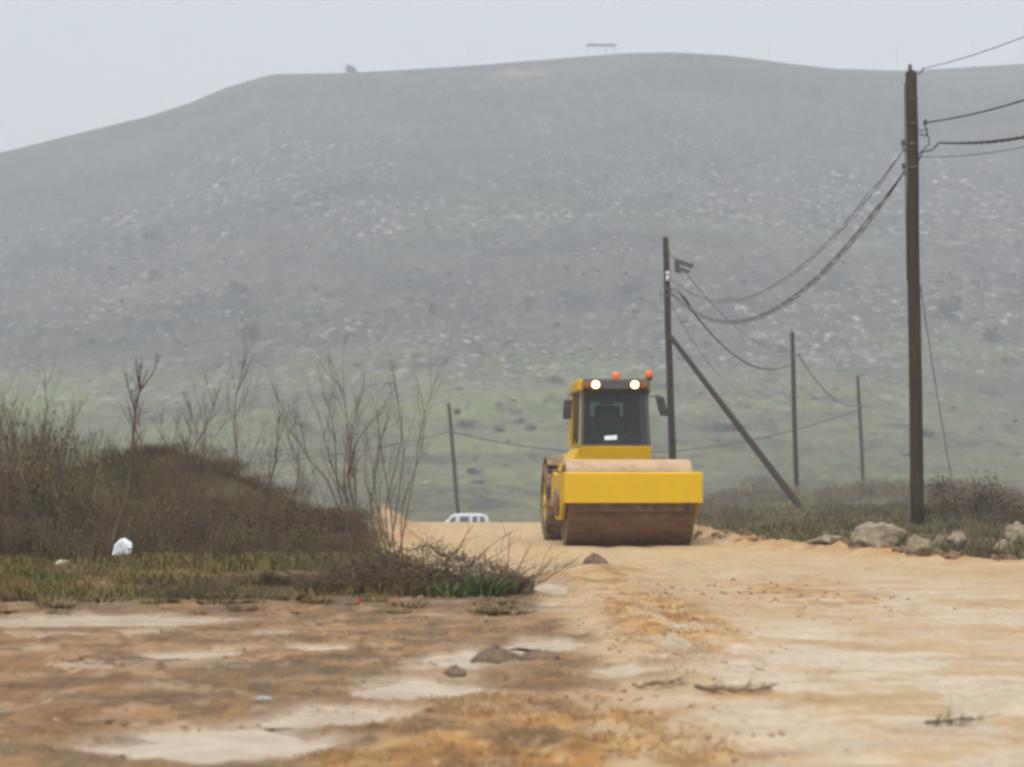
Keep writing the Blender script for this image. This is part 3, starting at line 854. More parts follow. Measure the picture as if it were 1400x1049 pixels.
mb.tube([q0+Vector((-.145,-.01,0)), q0*.5+q1*.5+Vector((-.14,-.01,0)), q1+Vector((-.13,-.01,0))], .012, 6); mb.build('conduit', M['cable'], p1)
for z in (7.66, 7.2): hook(p1, o1, at1(z)+Vector((-.11,0,-.08)), -1, .07, .014)
near = lambda z: Vector((10.6, 13.0, z))
cable(cA, near(9.3), .98, .0085, 'thin wire rising from the very top of the nearest tall pole', 1)
cable(cB, near(8.4), 1.02, .017, 'single dark cable leaving the nearest tall pole above the twisted one')
cable(at1(7.62)+Vector((.5,-.08,.1)), near(8.1), 1.35, .018, 'thick twisted dark cable bundle leaving the nearest tall pole towards the viewer', 3, .022, 46)
cable(at1(7.45)+Vector((.12,-.02,0)), near(7.8), 1.25, .008, 'thin faint wire just under the twisted bundle on the nearest tall pole')
# guy wire
gx = PX(1314, 46.5)
cable((gx, 46.5, H(gx, 46.5)-.1), at1(4.9)+Vector((.12,.0,0)), .18, .009, 'thin slanting stay wire running down from the nearest pole to the scrub', 1, group='stay wires', cat='stay wire', name='stay_wire')

# braced pole behind the roller
p2, at2, o2 = pole(910, 326, 923, 77, .135, .100, M['wood_far'], 'dark wooden pole with a slanting prop, rising behind the yellow roller')
mb = MB()
a = at2(ZZ(460, 77))+Vector((.05,0,0)); bx = PX(1102, 71); b = Vector((bx, 71, ZZ(704, 71)))
mb.tube([a-o2, a.lerp(b,.5)-o2, b-o2], [.085, .10, .115], 12)
mb.build('prop', M['wood_far'], p2)
q = at2(ZZ(378, 77))-o2+Vector((.02,-.12,0))
mb = MB(); mb.lathe_z([(0,q.z-.17),(.06,q.z-.17),(.085,q.z-.08),(.05,q.z),(.085,q.z+.08),(.06,q.z+.17),(0,q.z+.17)], 12, q.x, q.y); mb.build('insulator', M['ceramic'], p2)
q = at2(ZZ(404, 77))-o2
mb = MB()
for z in (0, .22): mb.tube([q+Vector((.125*math.cos(a), .125*math.sin(a), z)) for a in [k*math.pi/8 for k in range(17)]], .018, 5, False)
mb.tube([q+Vector((-.12,0,.02)), q+Vector((-.24,0,.0)), q+Vector((-.25,0,.16))], .022, 6); mb.build('pole_band', M['steel'], p2)
# bent dark fitting that hangs off the top of the pole on a thin arm
fq = at2(ZZ(362, 77))-o2
mb = MB()
mb.tube([fq+Vector((.08,0,.38)), fq+Vector((.28,-.05,.20)), fq+Vector((.34,-.05,.10))], .016, 6)
mb.hexa([fq+Vector(v) for v in ((.28,-.12,-.22),(.46,-.12,-.30),(.46,.10,-.30),(.28,.10,-.22),(.28,-.10,.20),(.42,-.10,.17),(.42,.08,.17),(.28,.08,.20))])
mb.hexa([fq+Vector(v) for v in ((.40,-.14,.02),(.88,-.16,-.12),(.88,.06,-.12),(.40,.06,.02),(.36,-.12,.19),(.92,-.14,.0),(.92,.04,.0),(.36,.04,.19))])
mb.hexa([fq+Vector(v) for v in ((.40,-.12,-.20),(.78,-.14,-.28),(.78,.04,-.28),(.40,.04,-.20),(.40,-.10,-.06),(.80,-.12,-.20),(.80,.02,-.20),(.40,.02,-.06))])
mb.build('hanging_fitting', M['black'], p2, bevel=.02)
ins = at2(ZZ(398,77))
mb = MB(); mb.tube([ins-o2+Vector((.10,0,.02)), ins-o2+Vector((.30,-.05,.08)), ins-o2+Vector((.42,-.05,-.06))], .014, 6)
mb.tube([ins-o2+Vector((.50,0,-.15)), ins-o2+Vector((.82,.9,-.42))], .045, 8); mb.build('cable_clamp', M['black'], p2)

cable(at1(7.62)+Vector((-.15,0,0)), at2(7.75)+Vector((.05,-.1,0)), 1.75, .0062, 'upper loose cable bundle sagging from the nearest pole to the braced pole', 3, .045, 4)
cable(at1(7.18)+Vector((-.15,0,0)), at2(7.30)+Vector((.05,-.1,0)), 1.92, .0098, 'lower thicker cable bundle sagging from the nearest pole to the braced pole', 4, .05, 5)

# third and fourth poles
p3, at3, o3 = pole(1083, 456, 1091, 115, .135, .105, M['wood_far'], 'dark pole in the brush between the slanting prop and the leaning far pole')
p4, at4, o4 = pole(1172.5, 515, 1185, 150, .135, .105, M['wood_far'], 'short looking far pole leaning to one side just beside the nearest tall pole')
p5, at5, o5 = pole(613.5, 552, 630, 150, .14, .115, M['wood_far'], 'leaning dark far pole directly behind the white van')
for (pp, at, oo, z) in ((p3, at3, o3, ZZ(486,115)), (p4, at4, o4, ZZ(555,150)), (p5, at5, o5, ZZ(590,150))):
    q = at(z)-oo
    mb = MB(); mb.tube([q+Vector((.135*math.cos(a), .135*math.sin(a), 0)) for a in [k*math.pi/8 for k in range(17)]], .022, 5, False)
    mb.tube([q+Vector((.12,-.02,0)), q+Vector((.26,-.02,.02)), q+Vector((.28,-.02,.12))], .022, 6)
    mb.build('pole_band', M['steel'], pp)
for (pp, at, oo, z) in ((p4, at4, o4, ZZ(512,150)), (p3, at3, o3, ZZ(452,115))):
    q = at(z)-oo
    mb = MB(); mb.tube([q+Vector((0,0,-.3)), q+Vector((0,0,.08))], .03, 6); mb.build('pin', M['steel'], pp)
fq = at5(ZZ(563, 150))-o5
mb = MB(); mb.tube([fq+Vector((.1,0,.12)), fq+Vector((.38,0,.10))], .025, 6)
mb.hexa([fq+Vector(v) for v in ((.32,-.15,-.20),(.72,-.15,-.18),(.72,.15,-.18),(.32,.15,-.20),(.36,-.12,.16),(.74,-.12,.18),(.74,.12,.18),(.36,.12,.16))])
mb.build('hanging_fitting', M['black'], p5, bevel=.03)

cable(at2(ZZ(368,77))+Vector((.55,0,0)), at3(ZZ(482,115))+Vector((-.1,0,0)), .72, .013, 'thin upper cable from the hanging fitting of the braced pole to the next pole')
cable(ins+Vector((.40,-.05,-.05)), at3(ZZ(497,115))+Vector((-.1,0,0)), 1.18, .027, 'thick middle cable sagging from the braced pole to the next pole', 2, .015, 20)
cable(at2(ZZ(414,77))+Vector((.1,0,0)), at3(ZZ(520,115))+Vector((-.1,0,0)), 1.9, .010, 'faint lowest cable dropping from the braced pole to the next pole')
cable(at3(ZZ(486,115))+Vector((.28,0,.1)), at4(ZZ(554,150))+Vector((-.1,0,0)), .85, .027, 'dark cable dropping between the two far poles beside the nearest pole', 2, .015, 20)
cable(at4(ZZ(561,150))+Vector((-.12,0,0)), at5(ZZ(591,150))+Vector((.12,0,0)), 2.05, .042, 'long low cable passing behind the roller to the pole near the van')
cable(at5(ZZ(591,150))+Vector((-.12,0,0)), (-38, 152, 3.0), 1.9, .036, 'long cable running from the leaning pole by the van behind the bare twigs')

M['palegrey'] = simple('weathered pale grey metal', (.50,.51,.52), (.42,.43,.44), 3, .6)
# poles on the ridge, almost lost in the mist
RP = [(18,163,203,'faint mast on the lowest shoulder of the ridge at the picture edge'), (222,131,156,'faint mast on the ridge slope above the brown brush'), (641,64,92,'faint mast on the ridge near the sandy scrape'),
      (1052,63,82,'very faint short mast on the ridge above the braced pole'), (1227,60,97,'slim faint mast on the ridge touching the nearest pole top'), (1330,52,93,'slim faint mast on the ridge under the thin wire')]
for px, pt, pb, lb in RP:
    Y = 672.0; x = PX(px, Y); z0 = H(x, Y); z1 = ZZ(pt, Y)
    r = empty('mast', (x, Y, z0)); tag(r, lb, 'mast', 'faint masts along the ridge')
    hgt = max(z1-z0, 3.5)
    MB().tube([(0,0,-1), (0,0,hgt)], [.13,.10], 8).build('shaft', M['palegrey'], r)
    MB().box(-.9, .9, -.08, .08, hgt-.72, hgt-.62).build('crossarm', M['palegrey'], r)

# hut with a wide flat roof behind the crest
x = PX(822, 735); z0 = H(x, 735); zt = ZZ(61, 735)
r = empty('shelter', (x, 735, z0)); tag(r, 'long flat roofed shelter barely visible behind the crest of the hill', 'shelter')
MB().box(-4.9, 4.9, -2.5, 2.5, zt-z0-.25, zt-z0).build('roof', M['palegrey'], r)
for sx in (-4.2, -1.4, 1.4, 4.2):
    for sy in (-2, 2): MB().box(sx-.08, sx+.08, sy-.08, sy+.08, -1, zt-z0-.252).build('post', M['palegrey'], r)
MB().box(-4.6, 4.6, 1.7, 1.9, -1, 1.2).build('wall', M['palegrey'], r)

# ------------------------------------------------------------------ white van behind the crest
def van():
    Y = 146.0; x = PX(637, Y); z = H(x, Y)
    root = empty('van', (x, Y, z), R(3)); tag(root, 'white van with dark windows half hidden behind the road crest', 'van')
    top = ZZ(702, Y)-z; g = top-1.9       # roof height above its own ground
    hw = .82
    def sect(y, k): return y*k
    prof = [(-2.15,.35),(-2.18,.85),(-2.05,1.03),(-1.42,1.16),(-.98,1.72),(-.72,1.86),(-.2,1.90),(.85,1.895),(1.28,1.82),(1.43,1.62),(1.48,.95),(1.46,.35)]
    prof = [(a, b+g*min(1, max(0, (b-.35)/1.2))) for a, b in prof]
    b = MB(); n = len(prof)
    for s in (-1, 1):
        for a, z2 in prof:
            k = 1.0 if z2 < 1.2+g else 1.0-.16*(z2-1.2-g)/.7
            b.v.append((a, s*hw*k, z2))
    b.f.append(tuple(range(n))); b.f.append(tuple(n+i for i in reversed(range(n))))
    for i in range(n):
        j = (i+1) % n; b.f.append((i, n+i, n+j, j))
    body = b.build('body', M['white'], root, bevel=.07)
    def pane(x0, x1, x0t, x1t, z0, z1, name='side_window'):
        for s in (-1, 1):
            p = MB(); o = []
            for dy in (-.012, .012):
                o += [(x0, s*(hw*.985)+dy, z0+g), (x1, s*(hw*.985)+dy, z0+g), (x1t, s*(hw*.875)+dy, z1+g), (x0t, s*(hw*.875)+dy, z1+g)]
            p.v = [(a, c+s*.012, d) for a, c, d in o]
            p.f = [(0,1,2,3),(7,6,5,4),(0,4,5,1),(1,5,6,2),(2,6,7,3),(3,7,4,0)]
            p.build(name, M['carglass'], root)
    pane(-1.22,-.72,-.86,-.66,1.24,1.70); pane(-.44,.18,-.40,.16,1.24,1.72); pane(.40,.72,.40,.70,1.26,1.72); pane(.86,1.22,.86,1.14,1.28,1.70)
    ws = MB(); ws.hexa([(-1.44,-.70,1.18+g),(-1.44,.70,1.18+g),(-1.42,.70,1.17+g),(-1.42,-.70,1.17+g),(-1.02,-.64,1.72+g),(-1.02,.64,1.72+g),(-.99,.64,1.70+g),(-.99,-.64,1.70+g)]); ws.build('windshield', M['carglass'], root)
    for xx in (-1.40, .90):
        for s in (-1, 1):
            w = empty('wheel', (xx, s*.74, .31)); w.parent = root
            def ly(mb, prof, n=24):
                b0 = len(mb.v); m = len(prof)
                for k in range(n):
                    a = 2*math.pi*k/n
                    for y, r in prof: mb.v.append((r*math.cos(a), y, r*math.sin(a)))
                for k in range(n):
                    k2 = (k+1) % n
                    for i in range(m-1): mb.f.append((b0+k*m+i, b0+k2*m+i, b0+k2*m+i+1, b0+k*m+i+1))
                return mb
            ly(MB(), [(-.09,.19),(-.1,.27),(-.07,.31),(.07,.31),(.1,.27),(.09,.19),(-.09,.19)]).build('tyre', M['tyre'], w)
            ly(MB(), [(-.07,0),(-.07,.18),(-.085,.192),(.085,.192),(.07,.18),(.07,0)]).build('rim', M['steel'], w)
van()

# ------------------------------------------------------------------ vegetation kits
def grow(mb, p, d, L, r, depth, rng, kids=3, wander=.25, up=.15, n=3, segs=4, spread=.7):
    """one stem with side shoots; returns nothing, adds tubes to mb"""
    pts = [Vector(p)]; d = Vector(d).normalized()
    for i in range(segs):
        d = (d + Vector((rng.uniform(-1,1), rng.uniform(-1,1), rng.uniform(-1,1)))*wander + Vector((0,0,up))).normalized()
        pts.append(pts[-1] + d*L/segs)
    mb.tube(pts, [r*(1-.7*i/segs) for i in range(segs+1)], n, False)
    if depth > 0:
        for k in range(kids):
            t = rng.uniform(.25, .97); i = min(int(t*segs), segs-1); f = t*segs-i
            q = pts[i].lerp(pts[i+1], f)
            dd = (pts[i+1]-pts[i]).normalized()
            side = Vector((rng.uniform(-1,1), rng.uniform(-1,1), rng.uniform(-.2,.8)))
            grow(mb, q, dd*(1-spread*.5)+side.normalized()*spread, L*rng.uniform(.3,.6)*(1.15-.5*t), r*.55*(1-.4*t), depth-1, rng, kids, wander, up, n, max(2, segs-1), spread)

def shrub_kit(seed, w, h, stems, leaves, leaf_len, leaf_w, r=.007, up=.12, flat=1.0, kids=4, low=.05, depth=2):
    """(stem mesh, foliage mesh): a wide low bush of crooked stems with small leaves through its volume"""
    rng = random.Random(seed)
    st = MB(); fo = MB()
    for k in range(stems):
        a = rng.uniform(0, 2*math.pi); rr = w*.42*math.sqrt(rng.random())
        p = (rr*math.cos(a), rr*math.sin(a), -.03)
        d = (math.cos(a)*rng.uniform(.1,.9), math.sin(a)*rng.uniform(.1,.9), 1)
        grow(st, p, d, h*rng.uniform(.6,1.05)*(1-.35*rr/(w*.5)), r*rng.uniform(.6,1.2), depth, rng, kids, .22, up)
    lumps = [(rng.uniform(-.36,.36)*w, rng.uniform(-.36,.36)*w, rng.uniform(.3,.7)*h, rng.uniform(.16,.3)*w) for _ in range(7)]
    for k in range(leaves):
        if rng.random() < .75:
            cx, cy, cz, cr = rng.choice(lumps)
            v = Vector((rng.gauss(0,1), rng.gauss(0,1), rng.gauss(0,1))).normalized()*cr*rng.uniform(.3,1.05)
            p = Vector((cx, cy, cz))+Vector((v.x, v.y, v.z*h/w*1.2*flat))
        else:
            a = rng.uniform(0, 2*math.pi); q = math.sqrt(rng.random())
            p = Vector((w*.5*q*math.cos(a), w*.5*q*math.sin(a), h*rng.uniform(low, .8)*(1-q*q*.7)))
        p.z = max(p.z, .02)
        d = Vector((rng.uniform(-1,1), rng.uniform(-1,1), rng.uniform(-.3,1.2)))
        fo.blade(p, d, leaf_len*rng.uniform(.6,1.5), leaf_w*rng.uniform(.7,1.3), Vector((rng.uniform(-1,1),rng.uniform(-1,1),-.6))*leaf_len*.3)
    return st.mesh('stem', True), fo.mesh('foliage')

def kit_mats(kit, m1, m2):
    kit[0].materials.append(m1); kit[1].materials.append(m2); return kit

def put_shrub(name, kit, x, y, s, rz, label, cat, group=None, sz=None, dz=0.0):
    r = empty(name, (x, y, H(x, y)+dz), rz)
    r.scale = (s, s, sz or s)
    tag(r, label, cat, group)
    for nm, me in zip(('stem', 'foliage'), kit):
        o = bpy.data.objects.new(nm, me); o.parent = r; col.objects.link(o)
    return r

rng = random.Random(11)
brown_kits = [kit_mats(shrub_kit(100+i, 1.5, 1.0, 66, 850, .07, .008, .006, .26), M['twig'], M['deadleaf' if i % 2 else 'oliveleaf']) for i in range(4)]
scrub_kits = [kit_mats(shrub_kit(200+i, 1.1, .5, 34, 1500, .05, .007, .005), M['greytwig' if i < 2 else 'twig'], M['greyleaf']) for i in range(4)]
rust_kits = [kit_mats(shrub_kit(300+i, 1.2, .62, 34, 1700, .06, .008, .006), M['twig'], M['brownleaf']) for i in range(2)]
pale_kits = [kit_mats(shrub_kit(320+i, 1.2, .5, 60, 500, .05, .006, .0055, .2), M['greytwig'], M['greyleaf']) for i in range(2)]

# brown brush on the left bank: (photo column, distance, size, height factor)
LB = [(-95,32.5,1.4,1.15),(-30,32.2,1.4,1.15),(28,31.6,1.3,1.2),(78,32,1.15,1.05),(118,32.6,1.0,.85),(165,32.2,1.0,.75),(215,31.6,1.0,.72),(262,32.2,1.05,.62),(310,31.6,1.0,.55),(358,32.2,1.0,.52),
      (402,31.6,.95,.55),(445,31.8,.85,.6),(-70,35,1.5,1.2),(8,35.4,1.5,1.1),(70,35.2,1.2,1.0),(474,30.6,.62,.62),(190,30.4,.8,.6),(335,30.4,.7,.5),
      (55,30.6,.9,.8),(-150,33,1.5,1.2),(-140,36,1.5,1.2),(140,30.4,.85,.7),(420,30.0,.6,.6),(265,30.0,.6,.5),(5,30.0,.9,.8),(-50,29.6,1.0,.8),(95,29.8,.7,.6),(232,33.5,1.1,.75),(20,38,1.6,1.0),(95,37.5,1.2,.8)]
HB = [(rng.uniform(150, 465), rng.uniform(36.0, 39.6), rng.uniform(.45, .85), rng.uniform(.24, .42)) for _ in range(46)]
HB += [(rng.uniform(165, 470), rng.uniform(32.5, 36.5), rng.uniform(.5, .95), rng.uniform(.30, .48)) for _ in range(40)]
LB += HB
for i, (px, Y, s, hz) in enumerate(LB):
    put_shrub('dry_shrub', brown_kits[i % 4], PX(px, Y), Y, s, rng.uniform(0, 6.28), 'brown leafless shrub in the tangled brush on the bank beside the muddy track', 'shrub', 'brown shrubs massed in the brush', s*hz)
for i, (px, Y, s) in enumerate([(430,32.5,.85),(375,34,.8),(462,33,.8),(60,31,.9),(250,31,.7)]):
    put_shrub('rusty_shrub', rust_kits[i % 2], PX(px, Y), Y, s, rng.uniform(0, 6.28), 'rusty reddish shrub inside the brown brush', 'shrub', 'rusty shrubs in the brush', s*1.3)

fr_ = random.Random(404)
for k in range(14):
    px = fr_.uniform(190, 520); Y = fr_.uniform(22.6, 25.2)
    put_shrub('low_brush', brown_kits[k % 4] if k % 3 else rust_kits[k % 2], PX(px, Y), Y, fr_.uniform(.28, .5), fr_.uniform(0, 6.28), 'low flattened brown brush on the verge before the mound, next to the brush pile', 'shrub', 'low brush along the verge front', fr_.uniform(.13, .26))
# bare saplings above the brush: column and row of the tip, column of the base, distance, label
SAP = [(200,505,148,25.2,.032,2,'thick blurred bare sapling leaning over the white plastic bag'),
       (335,475,318,27.5,.013,1,'tallest straight bare sapling rising from the middle of the brush'),
       (300,530,236,27.0,.016,1,'bare sapling leaning steeply in front of the hummock'),
       (262,545,250,27.6,.014,1,'short forked bare sapling beside the steeply leaning one'),
       (380,525,366,28.0,.012,1,'slim bare sapling with a crooked top in the brush'),
       (405,560,398,28.3,.010,1,'small thin bare sapling over the hummock end'),
       (222,560,226,29.0,.010,1,'faint thin bare sapling behind the thick blurred one'),
       (105,550,70,26.0,.012,2,'low branching bare sapling over the darkest brush'),
       (20,560,8,26.5,.012,1,'bare sapling nearest the picture edge over the dark brush'),
       (185,560,215,26.4,.012,1,'bare sapling bending back across the thick blurred one'),
       (60,500,40,27.2,.009,1,'very thin pale sapling over the dark brush')]
SAP = [(a, b, c, d+4.2, e*1.1, 2, g) for a, b, c, d, e, f, g in SAP]
for k, (xt, yt, xb, Y, r, dp, lb) in enumerate(SAP):
    rg = random.Random(500+k)
    x = PX(xb, Y); z = H(x, Y); tip = Vector((PX(xt, Y)-x, rg.uniform(-.3,.3), ZZ(yt, Y)-z))
    mb = MB(); tb = MB(); n = 8; pts = []
    for i in range(n+1):
        t = i/n
        pts.append(tip*t + Vector((math.sin(t*5+k)*.07*tip.length*t*(1-t)*2, 0, .10*t*(1-t)*tip.length)) + Vector((rg.uniform(-1,1), rg.uniform(-1,1), 0))*.016*(i > 0))
    mb.tube(pts, [r*(1-.78*i/n) for i in range(n+1)], 5)
    for i in range(2, n):
        for _ in range(rg.choice((2,3,3,4))):
            d = (pts[i+1]-pts[i]).normalized()+Vector((rg.uniform(-1,1), rg.uniform(-1,1), rg.uniform(0,.5)))*.8
            grow(tb, pts[i], d, tip.length*rg.uniform(.12,.34)*(1.2-i/n*.6), r*.36, dp, rg, 3, .18, .12, 3, 4)
    e = empty('bare_sapling', (x, Y, z), 0); tag(e, lb, 'sapling', 'bare saplings in the brush')
    mb.build('stem', M['twigred'], e, smooth=True); tb.build('twig', M['twigred'], e)

wh = random.Random(909)
for k in range(110):
    xb = wh.uniform(-30, 480); Y = wh.uniform(29.0, 33.5); x = PX(xb, Y); z = H(x, Y)
    L = wh.uniform(.8, 2.5)*(1.0 if xb < 330 else .8); a = wh.uniform(-.55, .55); bend = wh.uniform(-.5, .5)
    n = 9; pts = []
    for i in range(n+1):
        t = i/n; ang = a+bend*t*t
        pts.append((pts[-1]+Vector((math.sin(ang), wh.uniform(-.15,.15), math.cos(ang)))*L/n+Vector((wh.uniform(-1,1),0,0))*.012) if i else Vector((0,0,0)))
    r = wh.uniform(.005, .010)
    mb = MB(); mb.tube(pts, [r*(1-.8*i/n) for i in range(n+1)], 4)
    tb = mb
    for i in range(3, n):
        if wh.random() < .8: grow(tb, pts[i], (pts[i+1]-pts[i]).normalized()+Vector((wh.uniform(-1,1), wh.uniform(-1,1), wh.uniform(-.1,.5)))*.8, L*wh.uniform(.12,.3), r*.4, 1, wh, 3, .2, .08, 3, 4)
    e = mb.build('bare_whip', M['twigred'], None, (x, Y, z), smooth=True); tag(e, 'thin bare whip standing out of the brown brush, one of many alike', 'shoot', 'thin bare whips in the brush')

# the many stemmed thickets at the road side: stems given as lists of (column,row)
def thicket(Y, base, stems, r, label, seed, sub=2):
    rg = random.Random(seed)
    x = PX(base, Y); z = H(x, Y)
    e = empty('bare_thicket', (x, Y, z)); tag(e, label, 'bush', 'bare many stemmed bushes beside the road')
    tb = MB()
    for st in stems:
        dy = rg.uniform(-.3, .3)
        pts = [Vector((PX(a, Y)-x, dy*i/len(st), ZZ(b, Y)-z)) for i, (a, b) in enumerate(st)]
        # smooth the polyline
        P2 = []
        for i in range(len(pts)-1):
            for t in (0, .25, .5, .75):
                p0 = pts[max(i-1,0)]; p1 = pts[i]; p2_ = pts[i+1]; p3_ = pts[min(i+2, len(pts)-1)]
                P2.append(.5*((2*p1)+(p2_-p0)*t+(2*p0-5*p1+4*p2_-p3_)*t*t+(3*p1-p0-3*p2_+p3_)*t**3))
        P2.append(pts[-1])
        n = len(P2)-1
        MB().tube(P2, [r*(1-.75*i/n) for i in range(n+1)], 5).build('stem', M['twigred'], e, smooth=True)
        for i in range(2, n, 1):
            if rg.random() < .75:
                d = (P2[i+1]-P2[i]).normalized()+Vector((rg.uniform(-1,1), rg.uniform(-1,1), rg.uniform(0,.6)))*.55
                grow(tb, P2[i], d, rg.uniform(.2,.7), r*.38, sub, rg, 3, .14, .12, 3, 4)
    tb.build('twig', M['twigred'], e)
thicket(26.5, 500, [[(505,775),(485,735),(462,690),(448,655),(425,630),(412,605)],[(500,770),(480,715),(470,660),(474,600),(470,545),(462,525)],[(498,765),(484,700),(476,640),(484,580),(497,530)],[(503,770),(488,728),(487,670),(480,630),(477,598)],
    [(505,772),(478,690),(455,640),(435,560)],[(480,720),(462,668),(457,600),(450,560)],[(476,650),(490,600),(520,566)]], .012, 'crooked bare bush whose stems fan out beside the dirt road', 1)
thicket(27.5, 525, [[(535,765),(527,700),(540,640),(548,590),(540,530)],[(540,760),(533,690),(522,620),(516,570),(508,545)],[(545,760),(557,700),(568,640),(577,580),(594,525),(600,500)],[(528,760),(515,690),(512,640),(524,590),(532,560)],
    [(532,765),(543,690),(552,620),(546,560)],[(550,760),(551,690),(575,620),(583,560)],[(524,765),(508,700),(516,640),(528,580)],[(530,760),(520,700),(500,660),(505,600)]], .0095, 'dense upright bare bush standing nearest the white van', 2)

# heap of dead branches at the end of the brush, with weeds
def brush_heap():
    rg = random.Random(77)
    Y = 23.9; x = PX(572, Y)
    e = empty('brush_pile', (x, Y, H(x, Y))); tag(e, 'heap of dead branches and dry leaves at the tip of the brush', 'brush pile')
    tw = MB(); lf = MB(); pl = MB()
    for k in range(230):
        u = rg.uniform(-1, 1); v = rg.uniform(-1, 1)
        top = .44*max(0, 1-abs(u)**2.2)*(1-.55*v*v)
        p = (u*1.2, v*.75, rg.uniform(0, 1)*top)
        a = rg.uniform(0, 6.28)
        grow(tw, p, (math.cos(a), math.sin(a)*.7, rg.uniform(-.15,.5)), rg.uniform(.2,.7), rg.uniform(.004,.010), 1, rg, 3, .2, 0, 4, 4)
    for k in range(3200):
        u = rg.uniform(-1, 1); v = rg.uniform(-1, 1)
        top = .47*max(0, 1-abs(u)**2.2)*(1-.5*v*v)
        lf.blade((u*1.22, v*.8, top*rg.random()**.6), (rg.uniform(-1,1), rg.uniform(-1,1), rg.uniform(-.3,.8)), rg.uniform(.04,.11), .008, (0,0,-.02))
    for k in range(46):
        u = rg.uniform(-.9,.9); a = rg.uniform(0, 6.28)
        p = Vector((u, -.5+rg.uniform(-.25,.3), rg.uniform(.03,.28)))
        d = Vector((math.cos(a), math.sin(a)*.5, rg.uniform(-.1,.5)))
        pl.tube([p, p+d*.16, p+d*.34+Vector((0,0,-.03))], [.006,.005,.003], 4)
    tw.build('branch', M['twig'], e); lf.build('dead_leaf', M['brownleaf'], e); pl.build('straw', M['palestem'], e)
brush_heap()
def weed(px, Y, n, h, w, label, seed, mats=('weed', 'weed')):
    rg = random.Random(seed); x = PX(px, Y)
    mb = MB()
    for k in range(n):
        a = rg.uniform(0, 6.28); q = w*math.sqrt(rg.random())
        p = (q*math.cos(a), q*math.sin(a)*.7, -.01)
        d = Vector((math.cos(a)*rg.uniform(0,.9), math.sin(a)*rg.uniform(0,.9), 1))
        L = h*rg.uniform(.5,1.1)
        mb.blade(p, d, L, rg.uniform(.006,.013), Vector((math.cos(a), math.sin(a), -.7))*L*rg.uniform(.1,.5), 4)
    o = mb.build('weed', M[mats[0]], None, (x, Y, H(x, Y)))
    return tag(o, label, 'weed', 'weeds around the brush pile')
weed(662, 22.9, 90, .34, .16, 'bright green weed at the foot of the brush pile end', 1)
weed(622, 22.9, 60, .24, .2, 'dull green weed in front of the middle of the brush pile', 2)
weed(686, 23.4, 120, .33, .2, 'dark green weed tuft forming the very end of the brush pile', 3, ('oliveleaf',))
weed(560, 23.0, 80, .2, .25, 'olive weed before the bare bush by the road', 4, ('oliveleaf',))
weed(405, 27.2, 90, .18, .35, 'low green weed patch in the grass below the hummock', 5)
weed(335, 27.6, 80, .16, .35, 'low green weed patch nearer the white plastic bag', 6)
tf = random.Random(61)
tkit = []
for i in range(4):
    mb = MB(); rg_ = random.Random(620+i)
    for k in range(90):
        a = rg_.uniform(0, 6.28); q = .16*math.sqrt(rg_.random()); L = .11*rg_.uniform(.4, 1.2)
        mb.blade((q*math.cos(a), q*math.sin(a), -.01), Vector((math.cos(a)*rg_.uniform(0,.9), math.sin(a)*rg_.uniform(0,.9), 1)), L, .005, Vector((math.cos(a), math.sin(a), -.6))*L*rg_.uniform(.1,.6), 3)
    me = mb.mesh('grass_tuft'); me.materials.append(M['verge' if i % 2 else 'deadleaf']); tkit.append(me)
for k in range(46):
    px = tf.uniform(-10, 700); Y = tf.choice((tf.uniform(20.2, 22.6), tf.uniform(21.4, 23.4))); x = PX(px, Y)
    o = bpy.data.objects.new('grass_tuft', tkit[k % 4]); col.objects.link(o)
    q = tf.uniform(.5, 1.3); o.location = (x, Y, H(x, Y)); o.scale = (q*tf.uniform(1,1.8), q, q*tf.uniform(.5,1)); o.rotation_euler = (0,0,tf.uniform(0,6))
    tag(o, 'small brownish grass tuft on the muddy margin before the verge', 'grass tuft', 'grass tufts along the muddy margin')
def twig_up(px, Y, py, tx, label, seed):
    rg = random.Random(seed); x = PX(px, Y); z = H(x, Y); mb = MB()
    tip = Vector((PX(tx, Y)-x, 0, ZZ(py, Y)-z))
    pts = [tip*t+Vector((rg.uniform(-1,1), 0, 0))*.01 for t in (0,.25,.5,.75,1)]
    mb.tube(pts, [.008,.007,.006,.004,.002], 5)
    for i in (1,2,3): grow(mb, pts[i], tip.normalized()+Vector((rg.uniform(-1,1), rg.uniform(-1,1), .3))*.6, .18, .003, 1, rg, 2, .15, .1)
    o = mb.build('dry_stalk', M['twig'], None, (x, Y, z)); tag(o, label, 'stalk', 'dry stalks at the brush pile end')
twig_up(690, 23.7, 728, 698, 'thin upright dry stalk at the brush pile end', 1)
twig_up(694, 23.9, 742, 728, 'dry stalk leaning out over the road from the brush pile', 2)
twig_up(634, 23.8, 748, 634, 'short dry stalk on top of the brush pile', 3)
twig_up(640, 24.5, 742, 618, 'thin bent stalk crossing just below the white van', 4)

